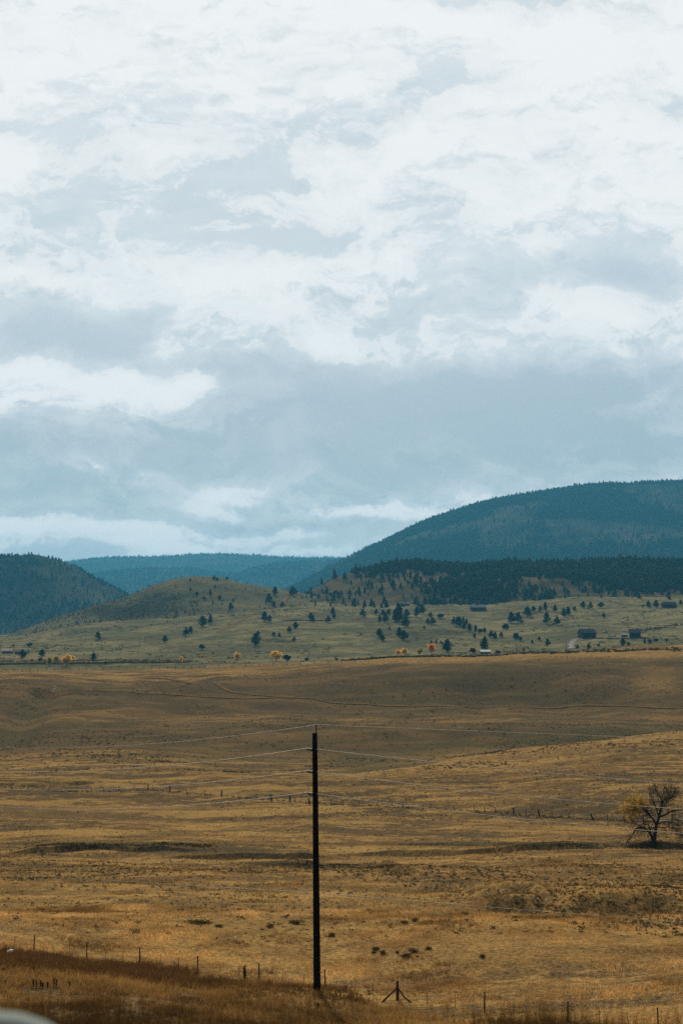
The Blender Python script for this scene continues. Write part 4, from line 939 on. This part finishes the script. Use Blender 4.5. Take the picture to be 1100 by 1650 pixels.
for i, (yl, ym, yr1, yr2, rad, lab, cat) in enumerate(WIRES):
    t0 = tips[i]; pts = []
    def arm(xa, Da, ya, yb, xb):
        A = Vector(P(xa, ya, Da)); d = Vector((A.x-t0.x, A.y-t0.y, 0))
        # where the plan line crosses the photo column xb
        kb = (xb-550)/F*.985; s = (t0.x-kb*t0.y)/(kb*d.y-d.x); Yb = t0.y+s*d.y
        B = Vector(P(xb, yb, Yb)); za, zb = A.z-t0.z, B.z-t0.z          # z = p s + q s^2 through both
        q = (za - zb/s)/(1-s); p = za-q
        q = max(q, .03)
        return [Vector((t0.x+d.x*u, t0.y+d.y*u, t0.z+p*u+q*u*u)) for u in np.linspace(0, 1.9, 60)]
    Lh = arm(0, DL, yl, ym, 275); Rh = arm(1100, DR, yr2, yr1, 825)
    m = MB(); m.tube(list(reversed(Lh))+Rh[1:], rad, 6); tag(m.build('power_line' if i < 4 else 'cable', M['conductor'] if i < 4 else M['darkcable'], None, True), lab, cat)

# ================================================================== FENCES
def post_mesh(h, w, m, taper=.9):
    b = MB(); b.box((0, 0, h/2-.1), (w, w*.8, h+.2), .3, taper); b.box((0, -w*.5, h*.75), (w*.5, w*.3, .04)); o = b.build('post', m); d = o.data; bpy.data.objects.remove(o); return d
def add_post(par, d, q, org, leanx=0.0, leany=0.0, s=1.0):
    o = bpy.data.objects.new('post', d); C.objects.link(o); o.parent = par
    o.location = Vector(q)-Vector(org); o.rotation_euler = (leany, leanx, random.uniform(-.4, .4)); o.scale = (1, 1, s); return o
def run_wires(par, pts, heights, rad, m, org):
    for hh in heights:
        w_ = MB(); w_.tube([Vector(p)-Vector(org)+Vector((0, 0, hh)) for p in pts], rad, 4); w_.build('wire', m, par)
tpost = post_mesh(.98, .062, M['steelpost'])
near_fence = [(-130,1506),(-40,1520),(55,1533),(140,1545),(225,1553),(318,1567.5),(417,1579.5),(524,1592),(640,1612),(780,1632),(914,1647),(1060,1660),(1210,1674)]
q = [GY(x, y, 45) for x, y in near_fence]; org = q[2]
nf = empty('barbed_wire_fence', org); tag(nf, 'barbed wire fence of dark steel posts along the foot of the roadside slope', 'fence')
for p, (x, y) in zip(q, near_fence):
    if x != 640: add_post(nf, tpost, p, org, random.uniform(-.03, .03), 0, {417: .98, 524: 1.05, 780: 1.05, 914: .98}.get(x, 1.0))
run_wires(nf, q, (.35, .62, .9), .0035, M['fencewire'], org)
slim = post_mesh(.7, .025, M['fencewire'])
for (a, b) in zip(q[1:-1], q[2:]):
    for t in (.36, .68):
        p = Vector(a).lerp(Vector(b), t); add_post(nf, slim, (p.x, p.y, float(field.h(p.x, p.y))), org, random.uniform(-.08, .08))['label'] = 'thin wire stay between the fence posts'
c = GY(640, 1612, 45)
br = empty('brace_post', c); tag(br, 'stout wooden corner post with two slanting braces in the fence right of the pole', 'fence post')
m = MB(); m.tube([(0, 0, -.3), (.01, 0, .5), (0, 0, 1.02)], [.075, .072, .068], 12); m.build('post', M['postwood'], br, True)
mpx = c[1]/F
gl = lambda X, Y: float(field.h(c[0]+X, c[1]+Y))-c[2]
m = MB(); m.tube([(-.02, 0, .66), (-26*mpx, -.5, gl(-26*mpx, -.5)-.05)], [.05, .05], 8); m.build('brace', M['postwood'], br, True)
m = MB(); m.tube([(.02, 0, .64), (12*mpx, -.3, .18+.4*gl(12*mpx, -.3)), (23*mpx, -.6, gl(23*mpx, -.6)-.05)], [.045, .045, .045], 8); m.build('brace', M['postwood'], br, True)
# middle fence across the valley
midf = [(-60,1268),(20,1271),(60,1273),(124,1276.5),(147,1275.5),(168,1276),(192,1273.5),(216,1272),(239,1273),(247,1273),(274,1275),(300,1277),(330,1279.5),(357,1281.5),(384,1284),(413,1287),(438,1289.5),(467,1291),(475,1291.5),(512,1294),(533,1296),(552,1297),(578,1298),(608,1298),(632,1300),(649,1301.5),(681,1303.5),(693,1304),(731,1305.5),(764,1306.5),(780,1307.5),(797,1308),(827,1311.5),(847,1313.5),(869,1316),(889,1317),(916,1318),(955,1320.5),(978,1321.5),(1003,1323),(1060,1326),(1130,1330)]
thick = {239: .95, 274: 1.15, 438: 1.2, 467: 1.15, 827: 1.2, 869: 1.2, 955: 1.2, 357: 1.0}
q = [GY(x, y, 200) for x, y in midf]; org = q[8]
mf = empty('wire_fence', org); tag(mf, 'old wire fence of leaning wooden posts crossing the valley behind the pole', 'fence')
pd = post_mesh(.95, .10, M['postwood']); pk = post_mesh(1.15, .24, M['postwood'])
for p, (x, y) in zip(q, midf):
    if x in (497,): continue
    add_post(mf, pk if x in thick else pd, p, org, {438: -.28, 869: -.25, 955: -.45, 467: .06}.get(x, random.uniform(-.08, .08)), 0, random.uniform(.85, 1.05))
lp = GY(499, 1296, 200); add_post(mf, pk, lp, org, -.22, 0, 1.0)['label'] = 'leaning dark post just left of the pole'
run_wires(mf, q, (.4, .8), .012, M['fencewire'], org)
along('fence_line_grass', [(-60,1269),(60,1273),(124,1276),(240,1273.5),(330,1280),(438,1289.5),(552,1297),(649,1301.5),(764,1306.5),(869,1316),(955,1320.5),(1060,1326),(1130,1330)], 800, .6, (.15, .4), M['sage'], 'dark weedy line of grass under the middle fence', GY, 200, 9)
# far fence along the rim of the plateau
rim = [(x, float(np.interp(x, [-60,0,135,300,400,500,620], [1081.5,1080,1078.5,1076,1073,1069.5,1064.5]))) for x in list(range(-42, 330, 13))+list(range(330, 600, 22))]
q = [GY(x, y+1.2, 640) for x, y in rim]; org = q[4]
rf = empty('rail_fence', org); tag(rf, 'distant post fence along the rim of the brown plateau on the left', 'fence')
pr = post_mesh(1.5, .22, M['postwood'])
for p in q: add_post(rf, pr, p, org, random.uniform(-.06, .06), 0, random.uniform(.8, 1.25))
run_wires(rf, q, (.6, 1.15), .03, M['fencewire'], org)
# distant service poles
fp = MB(); fp.tube([(0, 0, -1), (0, 0, 10)], [.22, .15], 8); o = fp.build('shaft', M['polewood']); fd1 = o.data; bpy.data.objects.remove(o)
fp = MB(); fp.box((0, 0, 9.3), (2.4, .16, .16)); o = fp.build('crossarm', M['polewood']); fd2 = o.data; bpy.data.objects.remove(o)
for (x, y, hp, lab) in [(104,1054,13,'leftmost distant power pole on the pale slope above the yellow trees'),(164,1048,16,'distant power pole below the lone pine on the left slope'),
 (225,1039,12,'left of the pair of distant poles by the winding road'),(234,1038,13,'right of the pair of distant poles by the winding road'),(299,1030,12,'distant power pole beside the pines at the foot of the brown hill'),
 (310,1041,12,'distant power pole just above the winding road'),(368.5,1012,9,'distant power pole beside the lower hill track'),(415,1004,11,'distant power pole near the pines under the hill track'),
 (400,1048,9,'short distant power pole left of the tallest slope pine'),(498,1059,14,'distant power pole right of the golden cottonwood'),(449,996,7,'small distant pole beneath the saddle track'),
 (721,993,15,'distant power pole left of the long grey-roofed house'),(794,991,12,'distant power pole right of the long grey-roofed house'),(714,1055,16,'distant power pole beside the broad pine on the plateau edge'),
 (1036,993,13,'distant power pole below the house at the right edge'),(1010,1011,14,'distant power pole behind the right farmhouse'),(912,1044,8,'short distant pole left of the gravel drive')]:
    q = on_slope(x, y); s = hp*q[1]/F/10
    r = empty('power_pole', q, random.uniform(-.5, .5), s); tag(r, lab, 'power pole', 'distant power poles in the valley')
    for nm, dd in (('shaft', fd1), ('crossarm', fd2)):
        o = bpy.data.objects.new(nm, dd); C.objects.link(o); o.parent = r

# ================================================================== ROADS AND TRACKS (draped strips)
def strip(name, poly, wid, m, hitf, land, lift=.12):
    q = [Vector(hitf(x, y)) for x, y in poly]; pts = []
    for i in range(len(q)-1):
        p0, p1, p2, p3 = q[max(i-1, 0)], q[i], q[i+1], q[min(i+2, len(q)-1)]
        for k in range(14):
            t = k/14; pts.append(.5*((2*p1)+(p2-p0)*t+(2*p0-5*p1+4*p2-p3)*t*t+(3*p1-p0-3*p2+p3)*t**3))
    pts.append(q[-1]); V = []; Fc = []
    for i, p in enumerate(pts):
        d = (pts[min(i+1, len(pts)-1)]-pts[max(i-1, 0)]); nrm = Vector((-d.y, d.x, 0)); nrm.normalize()
        for k in range(5):
            s = (k/4-.5)*wid*(1+.25*math.sin(i*.7)); X_, Y_ = p.x+nrm.x*s, p.y+nrm.y*s; V.append((X_, Y_, float(land.h(X_, Y_))+lift-.08*abs(k-2)/2))
    for i in range(len(pts)-1):
        for k in range(4): a = i*5+k; Fc.append((a, a+1, a+6, a+5))
    return tag(mesh_np(name, V, Fc, m, None, None, True), kind='structure')
strip('dirt_track', [(140,1112.5),(200,1115),(275,1119),(400,1126),(550,1133.5),(700,1138),(900,1141),(1150,1142)], 2.0, M['track'], GY, field, .3)
strip('dirt_track', [(235,1093),(300,1100),(360,1109),(430,1122),(520,1130)], 1.8, M['track'], GY, field, .3)
strip('dirt_road', [(225,1028),(250,1034),(285,1043),(307,1047),(321,1052),(331,1058),(337,1064),(345,1068)], 3, M['track'], foot.hit, foot, .25)
strip('dirt_road', [(120,1073.5),(220,1073),(345,1069.5),(420,1067.5),(540,1065)], 4, M['track'], foot.hit, foot, .25)
strip('dirt_track', [(353,1019),(403,1013),(471,1007),(512,1002),(577,998),(640,992)], 4, M['track'], foot.hit, foot, .25)
strip('gravel_drive', [(921,1045),(919,1040),(922,1034),(929,1030),(940,1028.5)], 5, M['gravel'], foot.hit, foot, .25)
strip('dirt_track', [(700,992),(760,990),(830,988),(900,986)], 4, M['track'], foot.hit, foot, .25)
for poly in ([(352,1019),(370,1010),(403,992),(418,985)],):
    strip('dirt_track', poly, 5, M['track'], foot.hit, foot, .3)
strip('dirt_track', [(440,978),(449,973),(465,962),(487,956)], 6, M['track'], mid.hit, mid, .5)

# ================================================================== BUILDINGS AND VEHICLES
def house(name, x, y, wpx, hpx, dep, wallm, roofm, lab, rz=0.0, windows=3, chimney=False, roof_frac=.45, cat='house', porch=False):
    q = on_slope(x, y); mpp = q[1]/F; W = wpx*mpp; Ht = hpx*mpp; hw = Ht*(1-roof_frac); hr = Ht*roof_frac
    r = empty(name, q, rz); tag(r, lab, cat)
    m = MB(); m.box((0, 0, hw/2-.6), (W*.94, dep, hw+1.2))
    for s in (-1, 1): m.add([(s*W*.47, -dep/2, hw), (s*W*.47, dep/2, hw), (s*W*.47, 0, hw+hr*.94)], [(0, 1, 2)])
    m.build('wall', wallm, r)
    m = MB(); e = .5; d2 = dep/2+e; th = .25
    for s in (-1, 1):
        m.add([(-W/2, s*d2, hw-e*hr/dep*2), (W/2, s*d2, hw-e*hr/dep*2), (W/2, 0, hw+hr), (-W/2, 0, hw+hr), (-W/2, s*d2, hw-e*hr/dep*2+th), (W/2, s*d2, hw-e*hr/dep*2+th), (W/2, 0, hw+hr+th), (-W/2, 0, hw+hr+th)],
              [(0,1,2,3),(4,5,6,7),(0,1,5,4),(0,3,7,4),(1,2,6,5)])
    rf_ = m.build('roof', roofm, r)
    if chimney:
        c_ = MB(); c_.box((W*.2, dep*.12, hw+hr+.3), (.9, .9, 1.8)); c_.build('chimney', M['stonewall'], rf_)
    for k in range(windows):
        m = MB(); xx = W*(-.36+.72*k/max(1, windows-1)); zz_ = min(hw*.55, 2.0)
        m.box((xx, -dep/2-.04, zz_), (min(1.3, W*.12), .08, min(1.2, hw*.4))); m.build('window', M['glass'], r)
    m = MB(); m.box((W*.08, -dep/2-.05, min(1.0, hw*.42)), (1.0, .1, min(2.0, hw*.84))); m.build('door', M['darkwall'], r)
    if porch:
        m = MB(); m.box((-W*.30, -dep/2-2.0, hw*.35), (W*.35, 4.0, hw*.7)); m.build('porch', wallm, r)
        m = MB(); m.box((-W*.30, -dep/2-2.0, hw*.74), (W*.40, 4.6, .3)); m.build('porch_roof', roofm, r)
    return r
house('shed', 654, 976, 12, 5, 6, M['stonewall'], M['greyroof'], 'small pale-roofed shed at the foot of the wooded ridge', .1, 1, cat='shed', roof_frac=.5)
house('house', 770, 984, 26, 9, 10, M['darkwall'], M['greyroof'], 'long low house with a pale grey roof under the wooded ridge', .05, 4, roof_frac=.42)
house('barn', 945, 1028, 25, 14, 12, M['brownwall'], M['darkroof'], 'large dark brown barn-like house beside the gravel drive', .12, 4, True, .42, 'barn', True)
house('farmhouse', 1022, 1027, 19, 13, 11, M['brownwall'], M['darkroof'], 'dark farmhouse with a chimney right of the big barn', -.15, 3, True, .45)
house('outbuilding', 1005, 1026, 11, 5, 6, M['stonewall'], M['greyroof'], 'low pale outbuilding against the left side of the farmhouse', -.1, 1, cat='shed')
house('house', 1077, 979, 22, 9, 10, M['brownwall'], M['darkroof'], 'dark house at the right edge below the wooded ridge', .1, 3, False, .45)
house('shed', 1069, 977, 8, 6, 5, M['darkwall'], M['whiteroof'], 'little shed with a white roof beside the right edge house', 0, 1, cat='shed', roof_frac=.55)
house('cabin', 781, 1053, 17, 5.5, 7, M['darkwall'], M['whiteroof'], 'low dark cabin with a bright white roof on the plateau edge', .05, 3, False, .5, 'cabin')
house('farmhouse', 13, 1053, 17, 8, 9, M['stonewall'], M['pinkroof'], 'grey farmhouse with a faded pinkish roof at the left edge', .1, 3, True, .5)
house('barn', 36, 1054, 20, 7, 8, M['stonewall'], M['darkroof'], 'long low grey stone barn right of the pink-roofed farmhouse', -.08, 3, False, .45, 'barn')
def car(x, y, rz, lab, body='carwhite', cat='car'):
    q = on_slope(x, y); r = empty('parked_car', q, rz); tag(r, lab, cat)
    prof = [(-2.2,.35),(-2.2,.85),(-1.9,.95),(-1.3,1.0),(-.7,1.48),(.9,1.5),(1.6,1.0),(2.15,.85),(2.2,.35)]
    m = MB(); n = len(prof); V = [(a, -.88 if b < 1.1 else -.72, b) for a, b in prof]+[(a, .88 if b < 1.1 else .72, b) for a, b in prof]
    m.add(V, [tuple(range(n)), tuple(range(2*n-1, n-1, -1))]+[(i, i+n, (i+1) % n+n, (i+1) % n) for i in range(n)]); m.build('body', M[body], r)
    for sx in (-1.35, 1.35):
        for sy in (-.8, .8):
            m = MB(); m.tube([(sx, sy-.1, .33), (sx, sy+.1, .33)], .33, 14); m.build('wheel', M['tyre'], r)
    m = MB(); m.add([(-.62, -.80, 1.05), (1.35, -.80, 1.05), (.85, -.735, 1.42), (-.6, -.735, 1.42)], [(0, 1, 2, 3)]); m.add([(-.62, .80, 1.05), (1.35, .80, 1.05), (.85, .735, 1.42), (-.6, .735, 1.42)], [(0, 1, 2, 3)]); m.build('window', M['glass'], r)
car(756.5, 981.5, 1.2, 'left of two white cars parked by the long grey-roofed house'); car(760, 982, 1.4, 'right of two white cars parked by the long grey-roofed house')
car(974.5, 1019.5, .3, 'white car parked behind the yard between barn and farmhouse'); car(982, 1025.5, .2, 'pale car in the yard just right of the big barn', 'carwhite')
car(988, 1026, .4, 'pale car nearest the low outbuilding in the farmyard', 'carwhite'); car(359, 1068, .1, 'white car on the valley road right of the bend')
along('yard_hedge', [(957,1029),(990,1029.5),(1020,1029.5),(1045,1028.5)], 260, 1.5, (.9, 2.0), M['shrub'], 'dark hedge along the front of the farmyard', foot.hit)
along('slope_scrub', [(1020,1020),(1060,1012),(1100,1006)], 160, 8, (1.0, 2.4), M['scrub'], 'dark scrub band on the slope behind the farmhouse', foot.hit)
# rocks and litter
def rock(x, y, wpx, lab, m='rock', grp=None, flat=.6):
    q = GY(x, y, 60); s = wpx*q[1]/F/2; V = []; n = 7
    for k, (zz_, rr) in enumerate(((-.3, .8), (.1, 1.0), (.6, .75), (.95, .3))):
        for i in range(n): j = rt.uniform(.75, 1.2); V.append((math.cos(i*2*math.pi/n)*rr*j*s, math.sin(i*2*math.pi/n)*rr*j*s, zz_*s*flat*1.6))
    b = MB(); b.add(V, [(r_*n+i, r_*n+(i+1) % n, (r_+1)*n+(i+1) % n, (r_+1)*n+i) for r_ in range(3) for i in range(n)]+[tuple(3*n+i for i in range(n))])
    o = b.build('rock', M[m]); o.location = q; tag(o, lab, 'rock', grp)
rock(89, 1107, 4, 'top one of three white rocks in the green swale'); rock(88, 1111, 4, 'middle one of three white rocks in the green swale'); rock(86.5, 1116, 4, 'bottom one of three white rocks in the green swale')
rock(603, 1409, 3, 'single small white rock on the bank behind the pole'); rock(866, 1449, 4, 'left of two pale rocks in the eroded gully'); rock(880, 1451, 5, 'right of two pale rocks in the eroded gully'); rock(1000, 1479, 5, 'larger pale rock on the right mound'); rock(995, 1477, 3, 'smaller pale rock beside the larger one on the right mound')
q = GY(20, 1540, 45)
b = MB(); s = 5.2*q[1]/F; n = 10; V = []
for (zz_, rr) in ((-.2, .5), (.15, .95), (.55, 1.0), (.9, .7), (1.15, .25)):
    for i in range(n): j = rt.uniform(.8, 1.2); V.append((math.cos(i*2*math.pi/n)*rr*j*s+zz_*.3*s, math.sin(i*2*math.pi/n)*rr*j*s*.6, zz_*s*.8+s*.25))
b.add(V, [(r_*n+i, r_*n+(i+1) % n, (r_+1)*n+(i+1) % n, (r_+1)*n+i) for r_ in range(4) for i in range(n)]+[tuple(4*n+i for i in range(n))])
b.add([(.9*s, 0, .9*s), (1.4*s, .1*s, 1.25*s), (.7*s, .1*s, 1.2*s)], [(0, 1, 2)])
o = b.build('plastic_bag', M['plastic']); o.location = (q[0], q[1]-.6, q[2]+.26); tag(o, 'white plastic bag caught in the dark grass at the left edge', 'litter')

# ---- roadside guard rail end, very close to the lens
gy = 3.4
gr = empty('guard_rail', (-.52, gy, -1.74)); tag(gr, 'pale metal guard rail end in the bottom left corner, out of focus', 'guard rail')
ztop = P(0, 1629, gy)[2]+1.74
prof = [(0, 0), (.055, -.02), (.085, -.075), (.03, -.13), (.0, -.155), (.03, -.18), (.085, -.235), (.055, -.29), (0, -.31)]   # the W of the beam: bulge towards the road, drop
m = MB(); V = []; xs = [-6, -3, -1.2, -.5, -.25, -.20, -.15, -.12, -.09, -.06, -.03, -.01, 0.0]
for x in xs:
    dr = 0 if x < -.25 else .25*(1-math.sqrt(max(0, 1-((x+.25)/.25)**2)))
    for (a, zz_) in prof: V.append((x-.02, -a, ztop-dr*max(-.2, 1+zz_/.155)+zz_))
n = len(prof); m.add(V, [(i*n+k, i*n+k+1, (i+1)*n+k+1, (i+1)*n+k) for i in range(len(xs)-1) for k in range(n-1)])
o = m.build('beam', M['galv'], gr, True); sm_ = o.modifiers.new('thickness', 'SOLIDIFY'); sm_.thickness = .006
for x in (-.45, -2.4, -4.4):
    m = MB(); m.box((x, .11, ztop/2-.25), (.10, .16, ztop+.5-.06)); m.build('post', M['galv'], gr)

# ================================================================== HAZE
hz = MB(); hz.box((0, 6000, 304), (20000, 15000, 752))
hm = bpy.data.materials.new('valley_haze'); hm.use_nodes = True; hn = NT(hm.node_tree); hn.n.clear()
pv = hn.new('ShaderNodeVolumePrincipled'); pv.inputs['Color'].default_value = (0.105, 0.50, 0.86, 1); pv.inputs['Density'].default_value = 0.66e-4
pv.inputs['Anisotropy'].default_value = 0.2; pv.inputs['Density Attribute'].default_value = ''; pv.inputs['Color Attribute'].default_value = ''; pv.inputs['Temperature Attribute'].default_value = ''
ho = hn.new('ShaderNodeOutputMaterial'); hn.l.new(pv.outputs[0], ho.inputs['Volume'])
tag(hz.build('haze', hm), kind='stuff')
